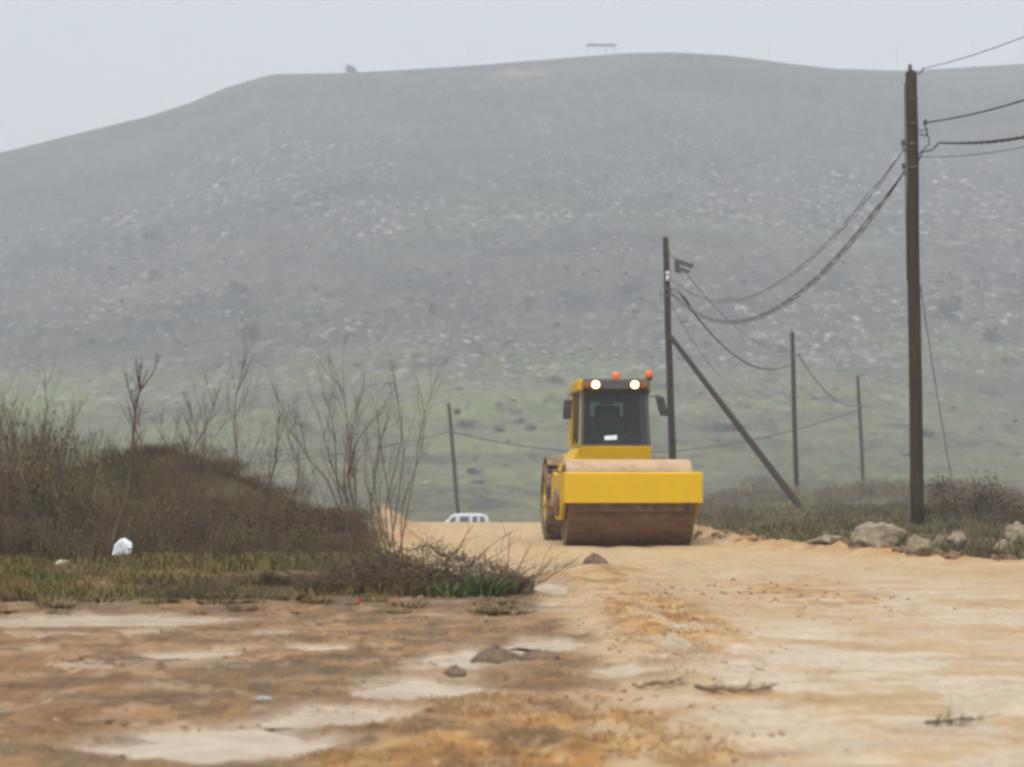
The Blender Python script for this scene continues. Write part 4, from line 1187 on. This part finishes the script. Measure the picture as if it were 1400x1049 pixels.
# scrub on the right-hand bank
RS = []
rr = random.Random(5)
for k in range(150):
    Y = rr.uniform(36, 72) if k < 80 else rr.uniform(73, 90); px = rr.uniform(950, 1470); x = PX(px, Y)
    xr = float(np.interp(Y, RX_Y, RX_X))
    if x < xr+.8 or (Y < 46 and rr.random() < .5) or (Y < 73 and 1020 < px < 1110): continue
    if Y < 39 and 1150 < px < 1300: continue
    s_ = rr.uniform(.7, 1.2)
    if Y > 73:
        put_shrub('seeded_scrub', pale_kits[k % 2], x, Y, s_*1.6, rr.uniform(0,6.28), 'pale grey seeded scrub on the bank top beyond the road', 'shrub', 'pale grey scrub on the bank top', s_*rr.uniform(1.0, 1.45))
    else:
        put_shrub('low_scrub', scrub_kits[k % 4], x, Y, s_*.85, rr.uniform(0,6.28), 'low grey green scrub bush on the bank between road and poles', 'shrub', 'grey green scrub on the bank', s_*.48)
for k, (px, Y, s, hz, lb) in enumerate([(1322,47.5,1.55,1.15,'largest rusty brown shrub beside the foot of the nearest pole'),(1362,48.5,1.2,1.0,'rusty brown shrub just outward of the largest rusty one'),(1285,49,1.0,.9,'small rusty brown shrub close behind the nearest pole'),
                                     (1350,32.0,.34,1.0,'small dark brown shrub at the road edge near the smaller boulder'),(1392,44,.8,.7,'dim brown shrub at the far picture edge behind the small stones')]):
    put_shrub('rusty_shrub', rust_kits[k % 2], PX(px, Y), Y, s, k*1.3, lb, 'shrub', 'rusty shrubs on the bank', s*hz)

# ------------------------------------------------------------------ ground cover, nobody could count it
def grass(name, pts, hmin, hmax, w, mat, seed, label, lean=.5):
    rg = random.Random(seed); mb = MB()
    xs = np.array([p[0] for p in pts]); ys = np.array([p[1] for p in pts]); zs = height(xs, ys)
    for x, y, z in zip(xs, ys, zs):
        a = rg.uniform(0, 6.28); L = rg.uniform(hmin, hmax)
        d = Vector((math.cos(a)*rg.uniform(0,lean), math.sin(a)*rg.uniform(0,lean), 1))
        mb.blade((x, y, z-.008), d, L, w*rg.uniform(.7,1.4), Vector((math.cos(a), math.sin(a), -.4))*L*rg.uniform(.1,.5), 3)
    o = link_mesh(name, mb.mesh(name), mat); tag(o, label, None, None, 'stuff'); return o
def scatter(n, y0, y1, x0, x1, seed, test):
    rg = np.random.default_rng(seed); out = []
    Y = y0*np.exp(rg.random(n)*math.log(y1/y0)); px = x0+rg.random(n)*(x1-x0); X = (px-700)/F*Y
    m = test(X, Y)
    keep = rg.random(n) < m
    return list(zip(X[keep], Y[keep]))
def t_left(X, Y):
    xl = np.interp(Y, LX_Y, LX_X); w = fbm(X/.6, Y/.6, 201, 4)
    return ss((xl-X+.2*w)/.5)*ss((Y-22.3+1.8*w)/1.8)*ss(.52+1.4*w+.03*(Y-23))*(1-ss((Y-38)/4))
grass('verge_grass', scatter(95000, 21.4, 40, -120, 690, 1, t_left), .03, .16, .006, M['verge'], 1, 'short olive brown grass along the foot of the brush')
def t_right(X, Y):
    xr = np.interp(Y, RX_Y, RX_X); w = fbm(X/.9, Y/.9, 202, 4)
    return ss((X-xr-.35+.4*w)/.5)*ss(.65+1.1*w)
grass('bank_grass', scatter(40000, 31, 90, 940, 1480, 2, t_right), .05, .20, .007, M['bankgrass'], 2, 'grey green grass covering the bank beyond the road')
def t_tall(X, Y):
    xr = np.interp(Y, RX_Y, RX_X); w = fbm(X/.5, Y/.8, 205, 4)
    return ss((X-xr-.3)/.3)*(1-ss((X-xr-1.6)/.8))*ss(.4+1.6*w)*(Y < 46)
grass('road_edge_grass', scatter(15000, 31.5, 46, 940, 1470, 7, t_tall), .10, .38, .007, M['bankgrass'], 5, 'taller green grass between the road edge stones')
def t_mud(X, Y):
    m = 0
    for i, e in enumerate(DARK): m = np.maximum(m, ell(X, Y, e[:4], .5, 130+i, .4)*e[4])
    return m*ss(.4+1.5*fbm(X/.12, Y/.25, 203, 3))*.9
grass('mud_grass', scatter(60000, 10, 31, -40, 860, 3, t_mud), .008, .035, .003, M['mudgrass'], 3, 'tiny flattened green tufts in the wet mud', 1.2)
def t_stub(X, Y):
    m = 0
    for i, e in enumerate([b for b in BROWN if b[4] > .85]): m = np.maximum(m, ell(X, Y, e[:4], .5, 110+i, .4))
    return m*ss(.35+1.5*fbm(X/.14, Y/.25, 204, 3))*.8
grass('wet_stubble', scatter(90000, 9.6, 28, 380, 1250, 4, t_stub), .010, .042, .0034, M['stubble'], 4, 'short rusty straw stubble lying in the wet soil', 1.4)

# ------------------------------------------------------------------ stones, clods
def rock_mesh(seed, sub=3, amp=.32, flat=.75, fr=1.3):
    bm = bmesh.new(); bmesh.ops.create_icosphere(bm, subdivisions=sub, radius=1)
    off = Vector((seed*3.17, seed*1.91, -seed*2.3))
    rgp = random.Random(seed); planes = []
    for _ in range(11):
        n_ = Vector((rgp.gauss(0,1), rgp.gauss(0,1), rgp.gauss(0,.7))).normalized(); planes.append((n_, rgp.uniform(.62, .88)))
    for v in bm.verts:
        for n_, d_ in planes:
            e_ = v.co.dot(n_)-d_
            if e_ > 0: v.co = v.co - n_*e_*.92
    for v in bm.verts:
        p = v.co.copy()
        k = 1+amp*.55*mnoise.noise(p*fr+off)+amp*.55*mnoise.noise(p*fr*2.6+off)+amp*.25*mnoise.noise(p*fr*6+off)
        c = mnoise.cell(p*1.7+off)
        k *= 1+.06*c
        v.co = p*k; v.co.z *= flat
        if v.co.z < -.45*flat: v.co.z = -.45*flat
    me = bpy.data.meshes.new('rock'); bm.to_mesh(me); bm.free()
    if sub > 2: me.polygons.foreach_set('use_smooth', [True]*len(me.polygons))
    return me
def stone(name, px, Y, w, d, h, seed, mat, label, cat, group=None, rz=0, lift=.62):
    me = rock_mesh(seed, 4 if w > .2 else 3)
    x = PX(px, Y)
    o = link_mesh(name, me, mat, None, (x, Y, H(x, Y)+h*.5*lift)); o.scale = (w*.5, d*.5, h*.5/.75); o.rotation_euler = (0, 0, rz)
    return tag(o, label, cat, group)
stone('boulder', 1202, 34.4, .84, .62, .56, 3, M['rock'], 'biggest pale grey boulder in front of the nearest tall pole', 'boulder', 'boulders along the road edge')
stone('boulder', 1258, 32.3, .42, .38, .38, 8, M['rock'], 'smaller squarish boulder beside the biggest one, nearer the road', 'boulder', 'boulders along the road edge', .6)
stone('boulder', 1136, 34.9, .66, .42, .20, 14, M['rock'], 'flat pale slab of stone half sunk in the orange soil', 'boulder', 'boulders along the road edge')
stone('boulder', 1308, 34.2, .34, .3, .36, 21, M['rock'], 'leaning pale stone among the green grass past the squarish boulder', 'boulder', 'boulders along the road edge', 1)
stone('boulder', 1372, 32.6, .38, .3, .30, 25, M['rock'], 'pale stone at the road edge beside the small dark shrub', 'boulder', 'boulders along the road edge', .3)
stone('boulder', 1390, 33.4, .42, .35, .44, 29, M['rock'], 'grey stone at the picture edge half hidden in grass', 'boulder', 'boulders along the road edge', 2)
stone('boulder', 1284, 34.0, .22, .2, .34, 31, M['rock'], 'narrow upright stone between pole and green grass', 'boulder', 'boulders along the road edge', 1)
kits = [rock_mesh(60+i, 2, .6) for i in range(5)]
rs = random.Random(9)
for k in range(54):
    px = rs.uniform(950, 1400); 
    Yb = float(np.interp(px, [950, 1100, 1250, 1400], [39.6, 35.6, 32.6, 31.4]))
    Y = Yb+rs.uniform(-.35, .7); x = PX(px, Y)
    s = rs.choice((.05,.06,.08,.10,.13))
    o = bpy.data.objects.new('edge_stone', kits[k % 5]); col.objects.link(o)
    if not kits[k % 5].materials: kits[k % 5].materials.append(M['rockred'])
    o.location = (x, Y, H(x, Y)+s*.2); o.scale = (s*rs.uniform(.7,1.15), s, s*rs.uniform(.7,1.2)); o.rotation_euler = (rs.uniform(-.3,.3), rs.uniform(-.3,.3), rs.uniform(0,6))
    tag(o, 'small reddish stone in the pushed up soil along the road edge', 'stone', 'reddish stones along the road edge')
def clod(px, Y, w, d, h, seed, label, skew=0.0):
    bm = bmesh.new(); bmesh.ops.create_icosphere(bm, subdivisions=4, radius=1)
    off = Vector((seed*2.1, seed*.7, seed*3.3))
    for v in bm.verts:
        p = v.co.copy(); z = max(p.z, -.25)
        k = (1-.62*max(z, 0)**1.4)*(1+.25*mnoise.noise(p*1.5+off)+.14*mnoise.noise(p*4+off)+.07*mnoise.noise(p*10+off))
        v.co = Vector((p.x*w*.62*k+skew*w*max(z, 0), p.y*d*.62*k, z*h*(1+.35*mnoise.noise(p*2.2+off)+.15*mnoise.noise(p*6+off))))
    me = bpy.data.meshes.new('clod'); bm.to_mesh(me); bm.free()
    me.polygons.foreach_set('use_smooth', [True]*len(me.polygons))
    x = PX(px, Y); o = link_mesh('dirt_clod', me, M['clod'], None, (x, Y, H(x, Y)-.005)); return tag(o, label, 'clod')
clod(815, 28.6, .26, .26, .13, 4, 'dark peaked clod on the near side of the road before the roller', -.18)
clod(676, 15.5, .30, .2, .13, 7, 'dark wedge shaped clod standing in the bright puddles', .05)
clod(735, 15.2, .22, .16, .05, 12, 'low muddy lump beside the wedge shaped clod in the puddles')
clod(622, 14.2, .12, .09, .06, 17, 'small dark lump at the puddle edge before the wedge shaped clod')
ck = [rock_mesh(90+i, 2, .45) for i in range(4)]
for m_ in ck: m_.materials.append(M['clod'])
ck2 = [rock_mesh(95+i, 2, .45) for i in range(3)]
for m_ in ck2: m_.materials.append(M['rockred'])
for k in range(90):
    Y = 10.2*math.exp(rs.random()*math.log(27/10.2)); px = rs.uniform(0, 1400); x = PX(px, Y)
    lf = px < 700
    s = rs.choice((.008,.010,.012,.016,.022)) if px < 700 else rs.choice((.006,.008,.010))
    o = bpy.data.objects.new('pebble', (ck if lf else ck2)[k % 3]); col.objects.link(o)
    o.location = (x, Y, H(x, Y)+s*.2); o.scale = (s*rs.uniform(.8,1.6), s, s*rs.uniform(.6,1)); o.rotation_euler = (0, 0, rs.uniform(0,6))
    tag(o, 'tiny loose stone lying on the wet clay' , 'pebble', 'tiny stones strewn over the wet clay')

def crumbs():
    rg = np.random.default_rng(77); N = 60000
    Y = 9.6*np.exp(rg.random(N)*math.log(31/9.6)); px = -40+1480*rg.random(N); X = (px-700)/F*Y
    m = .18*ss(.1+1.6*fbm(X/.6, Y/.9, 401, 4))*(X < .7)
    for e in ((700,1000,260,55),(890,845,80,46),(900,1020,120,30),(400,850,260,30),(600,820,160,14),(1085,812,125,22)): m = np.maximum(m, .42*ell(X, Y, e, .5, 35, .6)*ss(.35+1.8*fbm(X/.2, Y/.4, 402, 4)))
    for e in PUD: m = m*(1-.85*ellw(X, Y, e, .4, 5, .4))
    xr = np.interp(Y, RX_Y, RX_X); m = np.maximum(m, .5*np.exp(-((X-xr)/.4)**2)*(Y > 30))
    k = rg.random(N) < m; X, Y = X[k], Y[k]; Z = height(X, Y)
    bm = bmesh.new(); bmesh.ops.create_icosphere(bm, subdivisions=1, radius=1); base = np.array([v.co[:] for v in bm.verts]); fc = np.array([[v.index for v in f.verts] for f in bm.faces]); bm.free()
    n = len(X); sz = .004+.014*rg.random(n)**3.5*(1+.6*(Y > 22))
    q = base[None]*(1+.5*(rg.random((n, 12, 1))-.5))*(sz[:, None, None]*np.array([1.2, 1, .8])) + np.stack([X, Y, Z+sz*.25], -1)[:, None]
    fs = (fc[None]+12*np.arange(n)[:, None, None]).reshape(-1, 3)
    me = bpy.data.meshes.new('loose_soil'); me.from_pydata(q.reshape(-1, 3).tolist(), [], fs.tolist()); me.update()
    o = link_mesh('loose_soil', me, M['crumb']); tag(o, 'loose crumbs of brown soil strewn over the wet ground', None, None, 'stuff')
M['crumb'] = simple('brown soil crumb', (.19,.108,.048), (.30,.195,.10), 2.3, .8, lo=.4, hi=.6)
crumbs()

# dry twigs lying on the road
def lying(px0, px1, py, label, seed, r=.014):
    rg = random.Random(seed); Y = GY(py); x0, x1 = PX(px0, Y), PX(px1, Y)
    mb = MB(); n = 8; pts = []
    for i in range(n+1):
        x = x0+(x1-x0)*i/n; y = Y+rg.uniform(-.03,.03)+.10*i/n
        pts.append(Vector((x-x0, y-Y, H(x, y)+.012+abs(rg.uniform(0,.022)))))
    mb.tube(pts, [r*(1-.5*i/n) for i in range(n+1)], 5)
    for i in range(1, n):
        for _ in range(2):
            grow(mb, pts[i], Vector((rg.uniform(-.2,1), rg.uniform(-1,1), rg.uniform(-.02,.18))), rg.uniform(.08,.22), r*.45, 1, rg, 2, .15, 0, 3, 3)
    o = mb.build('fallen_twig', M['twig'], None, (x0, Y, 0)); tag(o, label, 'twig', 'dry twigs lying on the road')
lying(950, 1058, 947, 'forked dry twig lying in the middle of the near road', 1)
lying(865, 935, 941, 'thin straight twig just before the forked one on the road', 2, .008)
lying(1265, 1335, 993, 'short dark twig on the near road towards the picture corner', 3, .010)

# ------------------------------------------------------------------ litter
def crumpled(name, px, Y, w, d, h, tilt, mat, seed, label, cat, amp=.35):
    bm = bmesh.new(); bmesh.ops.create_icosphere(bm, subdivisions=4, radius=1)
    off = Vector((seed*2.7, seed*.9, seed*5.1))
    for v in bm.verts:
        p = v.co.copy()
        c = 1-abs(mnoise.noise(p*2.1+off))*amp*1.6-abs(mnoise.noise(p*4.7+off))*amp*.8
        sq = max(abs(p.x), abs(p.y), abs(p.z)); p = p*(.55+.45/sq*.8)
        v.co = Vector((p.x*w*.5*(1.1-.18*p.z), p.y*d*.5, p.z*h*.5))*c
    lo = min(v.co.z for v in bm.verts)
    rot = Matrix.Rotation(tilt, 4, 'Y')
    for v in bm.verts: v.co = rot @ v.co
    lo = min(v.co.z for v in bm.verts)
    for v in bm.verts: v.co.z -= lo
    me = bpy.data.meshes.new(name); bm.to_mesh(me); bm.free()
    x = PX(px, Y)
    o = link_mesh(name, me, mat, None, (x, Y, H(x, Y)-.01)); return tag(o, label, cat)
crumpled('plastic_bag', 168, 29.6, .25, .2, .33, .5, M['bag'], 1, 'crumpled white plastic bag standing in the grass below the brush', 'bag', .27)
crumpled('paper_scrap', 86, 28.6, .20, .12, .09, 0, M['paper'], 2, 'small pale paper scrap lying in the grass', 'litter')
crumpled('red_scrap', 490, 21.8, .06, .05, .06, .3, M['red'], 3, 'tiny red scrap on the mud below the brush pile', 'litter')
crumpled('plastic_scrap', 362, 12.65, .10, .06, .03, .1, M['bluegrey'], 4, 'pale bluish plastic scrap on the mud above the largest puddle', 'litter')

# ------------------------------------------------------------------ far shrubs and stones
def far_shrub_mesh(seed):
    rg = random.Random(seed); mb = MB()
    lumps = [(rg.uniform(-.5,.5), rg.uniform(-.5,.5), rg.uniform(.25,.5), rg.uniform(.3,.5)) for _ in range(5)]
    for k in range(420):
        cx, cy, cz, cr = rg.choice(lumps)
        v = Vector((rg.gauss(0,1), rg.gauss(0,1), rg.gauss(0,1))).normalized()*cr*rg.uniform(.4,1.05)
        p = Vector((cx, cy, cz))+Vector((v.x, v.y, v.z*.8)); p.z = max(p.z, .02)
        mb.blade(p, (rg.uniform(-1,1), rg.uniform(-1,1), rg.uniform(-.2,1)), rg.uniform(.12,.28), .05, (0,0,-.03))
    me = mb.mesh('far_shrub'); me.materials.append(M['farshrub']); return me
fk = [far_shrub_mesh(700+i) for i in range(5)]
def far_place(px, py):
    """distance at which the ground in that direction reaches that row (from the far side inwards to the first hit)"""
    Y = np.arange(150, 690, 1.0); X = (px-700)/F*Y; ang = (height(X, Y)-CH)/Y; tgt = (HY-py)/F
    i = int(np.argmax(ang >= tgt)); return float(X[i]), float(Y[i])
PLACED = [(640,580,30,9,'two toned low shrub just past the pole by the van'),(682,588,22,8,'dark low shrub in the meadow above the long cable'),(735,585,28,8,'flat low shrub in the meadow level with the cab base'),
          (706,576,20,8,'shrub in the meadow between two lower ones'),(415,582,24,12,'shrub in the meadow behind the crooked bare bush'),(350,455,38,22,'broad dark shrub where meadow meets the hillside above the brush'),(325,395,22,16,'dark shrub on the slope above the brush'),
          (590,425,20,18,'dark upright shrub on the slope above the pole by the van'),(720,418,12,18,'thin dark shrub on the slope above the cab'),(760,520,26,10,'low shrub beside the roller cab in the meadow'),(1000,585,60,12,'wide dark low shrub behind the slanting prop'),
          (1050,660,26,9,'low shrub behind the slanting prop foot'),(1255,594,34,10,'low shrub behind the nearest pole in the meadow'),(650,645,26,7,'low shrub above the white van roof'),(655,660,20,6,'smaller low shrub nearest above the van roof'),
          (860,395,26,18,'dark shrub on the slope left of the braced pole top'),(1300,420,40,26,'dark shrub patch on the slope past the nearest pole'),(1350,460,30,16,'shrub on the slope near the picture edge'),(483,97,17,16,'rounded lone bush on the ridge line'),(205,325,24,20,'greyish shrub high on the misty slope')]
for k, (px, py, w, h, lb) in enumerate(PLACED):
    if py < 100: Y = 664.0; X = PX(px, Y)
    else: X, Y = far_place(px, py+h*.4)
    sw, sh = w/F*Y/1.35, h/F*Y/.75
    o = bpy.data.objects.new('hill_shrub', fk[k % 5]); col.objects.link(o)
    o.location = (X, Y, H(X, Y)-(1.0 if py < 100 else .05)); o.scale = (sw, sw, sh); o.rotation_euler = (0,0,k)
    tag(o, lb, 'shrub', 'shrubs scattered over the hillside')
rf = random.Random(31)
for k in range(210):
    py = rf.choice((rf.uniform(470, 690), rf.uniform(330, 560), rf.uniform(230, 480))); px = rf.uniform(-60, 1460)
    X, Y = far_place(px, py)
    if Y < 200 or Y > 640: continue
    s = rf.uniform(.45, 1.15)*(1.1 if Y > 380 else .75)
    o = bpy.data.objects.new('hill_shrub', fk[k % 5]); col.objects.link(o)
    o.location = (X, Y, H(X, Y)-.05); o.scale = (s*rf.uniform(.9,1.7), s, s*rf.uniform(.6,1.1)); o.rotation_euler = (0,0,rf.uniform(0,6))
    tag(o, 'dark rounded shrub on the misty hillside, one of many alike', 'shrub', 'shrubs scattered over the hillside')
# pale stones in the meadow, each its own
hk = [rock_mesh(400+i, 2, .4) for i in range(5)]
for m_ in hk: m_.materials.append(M['rockfar'])
for k, (px, py, w, h, lb) in enumerate([(698,664,10,6,'pale stone in the meadow past the white van'),(615,517,16,6,'pale stone outcrop in the meadow above the pole by the van'),(1285,550,16,10,'bright pale stone in the meadow just past the nearest pole'),(1340,510,14,8,'pale stone on the slope past the nearest pole'),
                                     (1290,498,10,10,'pale upright stone above the bright one past the nearest pole'),(590,412,12,6,'bright stone on the slope above the twigs'),(735,590,10,5,'little pale stone in the meadow near the cab'),(1318,595,10,6,'small stone in the green meadow near the stay wire')]):
    X, Y = far_place(px, py); 
    o = bpy.data.objects.new('hill_stone', hk[k % 5]); col.objects.link(o)
    o.location = (X, Y, H(X, Y)); o.scale = (w/F*Y*.5, w/F*Y*.4, h/F*Y*.6); o.rotation_euler = (0,0,k)
    tag(o, lb, 'stone', 'pale stones on the hillside')
n = 0
while n < 80:
    px, py = rf.uniform(-40, 1440), rf.uniform(400, 695)
    X, Y = far_place(px, py)
    if Y < 200: continue
    s = rf.uniform(.15, .42)
    o = bpy.data.objects.new('hill_stone', hk[n % 5]); col.objects.link(o)
    o.location = (X, Y, H(X, Y)); o.scale = (s*rf.uniform(1,1.8), s, s*rf.uniform(.6,1)); o.rotation_euler = (0,0,rf.uniform(0,6))
    tag(o, 'pale stone showing in the far meadow and slope, one of many alike', 'stone', 'pale stones on the hillside'); n += 1
def rubble():
    rg = np.random.default_rng(8); N = 24000
    Y = 330+rg.random(N)*270; X = (-.27+.54*rg.random(N))*Y
    m = ss(.05+1.8*fbm(X/24, Y/22, 300, 5, .62)+.6*fbm(X/120, Y/70, 301, 3))*ss((Y-330)/60)*(1-.5*ss((Y-540)/60))
    k = rg.random(N) < m*.55; X, Y = X[k], Y[k]; Z = height(X, Y)
    bm = bmesh.new(); bmesh.ops.create_icosphere(bm, subdivisions=1, radius=1); base = np.array([v.co[:] for v in bm.verts]); fc = [[v.index for v in f.verts] for f in bm.faces]; bm.free()
    vs = []; fs = []
    for i in range(len(X)):
        s = .10+.36*rg.random()**3.0
        q = base*(1+.45*(rg.random(base.shape)-.5))*np.array((s*(1+rg.random()*.6), s, s*.95))+np.array((X[i], Y[i], Z[i]+s*.1))
        b = i*len(base); vs.append(q); fs += [[b+j for j in f] for f in fc]
    me = bpy.data.meshes.new('hillside_rubble'); me.from_pydata(np.concatenate(vs).tolist(), [], fs); me.update()
    o = link_mesh('hillside_rubble', me, M['rockfar']); tag(o, 'pale limestone rubble strewn in bands over the hillside', None, None, 'stuff')
rubble()

# ------------------------------------------------------------------ misty air
mb = MB(); mb.box(-1250, 1250, -40, 1200, -7.5, 150)
hz = mb.build('haze', None); hz['kind'] = 'stuff'
mt = bpy.data.materials.new('misty air'); mt.use_nodes = True
nt = mt.node_tree; nt.nodes.clear()
out = nt.nodes.new('ShaderNodeOutputMaterial'); pv = nt.nodes.new('ShaderNodeVolumePrincipled')
pv.inputs['Color'].default_value = (.87, .935, 1.0, 1)
pv.inputs['Density'].default_value = .00094
pv.inputs['Anisotropy'].default_value = .0
nt.links.new(pv.outputs[0], out.inputs['Volume'])
hz.data.materials.clear(); hz.data.materials.append(mt)

# ------------------------------------------------------------------ light, sky, camera
w = bpy.data.worlds.new('World'); sc.world = w; w.use_nodes = True
nt = w.node_tree; bg = nt.nodes['Background']
sky = nt.nodes.new('ShaderNodeTexSky'); sky.sky_type = 'NISHITA'; sky.sun_disc = False
EL, AZ = R(64), R(200)
sky.sun_elevation = EL; sky.sun_rotation = AZ
sky.air_density = 1.0; sky.dust_density = 6.0; sky.ozone_density = 1.0
hs = nt.nodes.new('ShaderNodeHueSaturation'); hs.inputs['Saturation'].default_value = .30
nt.links.new(sky.outputs[0], hs.inputs['Color']); nt.links.new(hs.outputs[0], bg.inputs['Color'])
bg.inputs['Strength'].default_value = .15
sun = bpy.data.lights.new('sun', 'SUN'); sun.energy = 1.15; sun.angle = R(60); sun.color = (1, .97, .92)
so = bpy.data.objects.new('sun', sun); col.objects.link(so)
dirv = Vector((math.sin(AZ)*math.cos(EL), math.cos(AZ)*math.cos(EL), math.sin(EL)))   # towards the sun
so.rotation_euler = dirv.to_track_quat('Z', 'Y').to_euler(); so.location = (0, -20, 60)

cam = bpy.data.cameras.new('camera'); cam.sensor_width = 36; cam.lens = 36*F/1400
cam.shift_y = (HY-524.5)/1400; cam.clip_start = .2; cam.clip_end = 3000
cam.dof.use_dof = True; cam.dof.focus_distance = 34; cam.dof.aperture_fstop = 2.4
co = bpy.data.objects.new('camera', cam); co.location = (0, 0, CH); co.rotation_euler = (R(90), 0, 0); col.objects.link(co)
sc.camera = co

sc.view_settings.view_transform = 'Standard'; sc.view_settings.look = 'None'
sc.view_settings.exposure = 0.57; sc.view_settings.gamma = 1.0
sc.render.engine = 'CYCLES'
cy = sc.cycles
cy.use_denoising = True
cy.max_bounces = 6; cy.diffuse_bounces = 3; cy.glossy_bounces = 3; cy.transmission_bounces = 6; cy.volume_bounces = 2; cy.transparent_max_bounces = 6
cy.caustics_reflective = False; cy.caustics_refractive = False
cy.pixel_filter_type = 'BLACKMAN_HARRIS'; cy.filter_width = 3.0
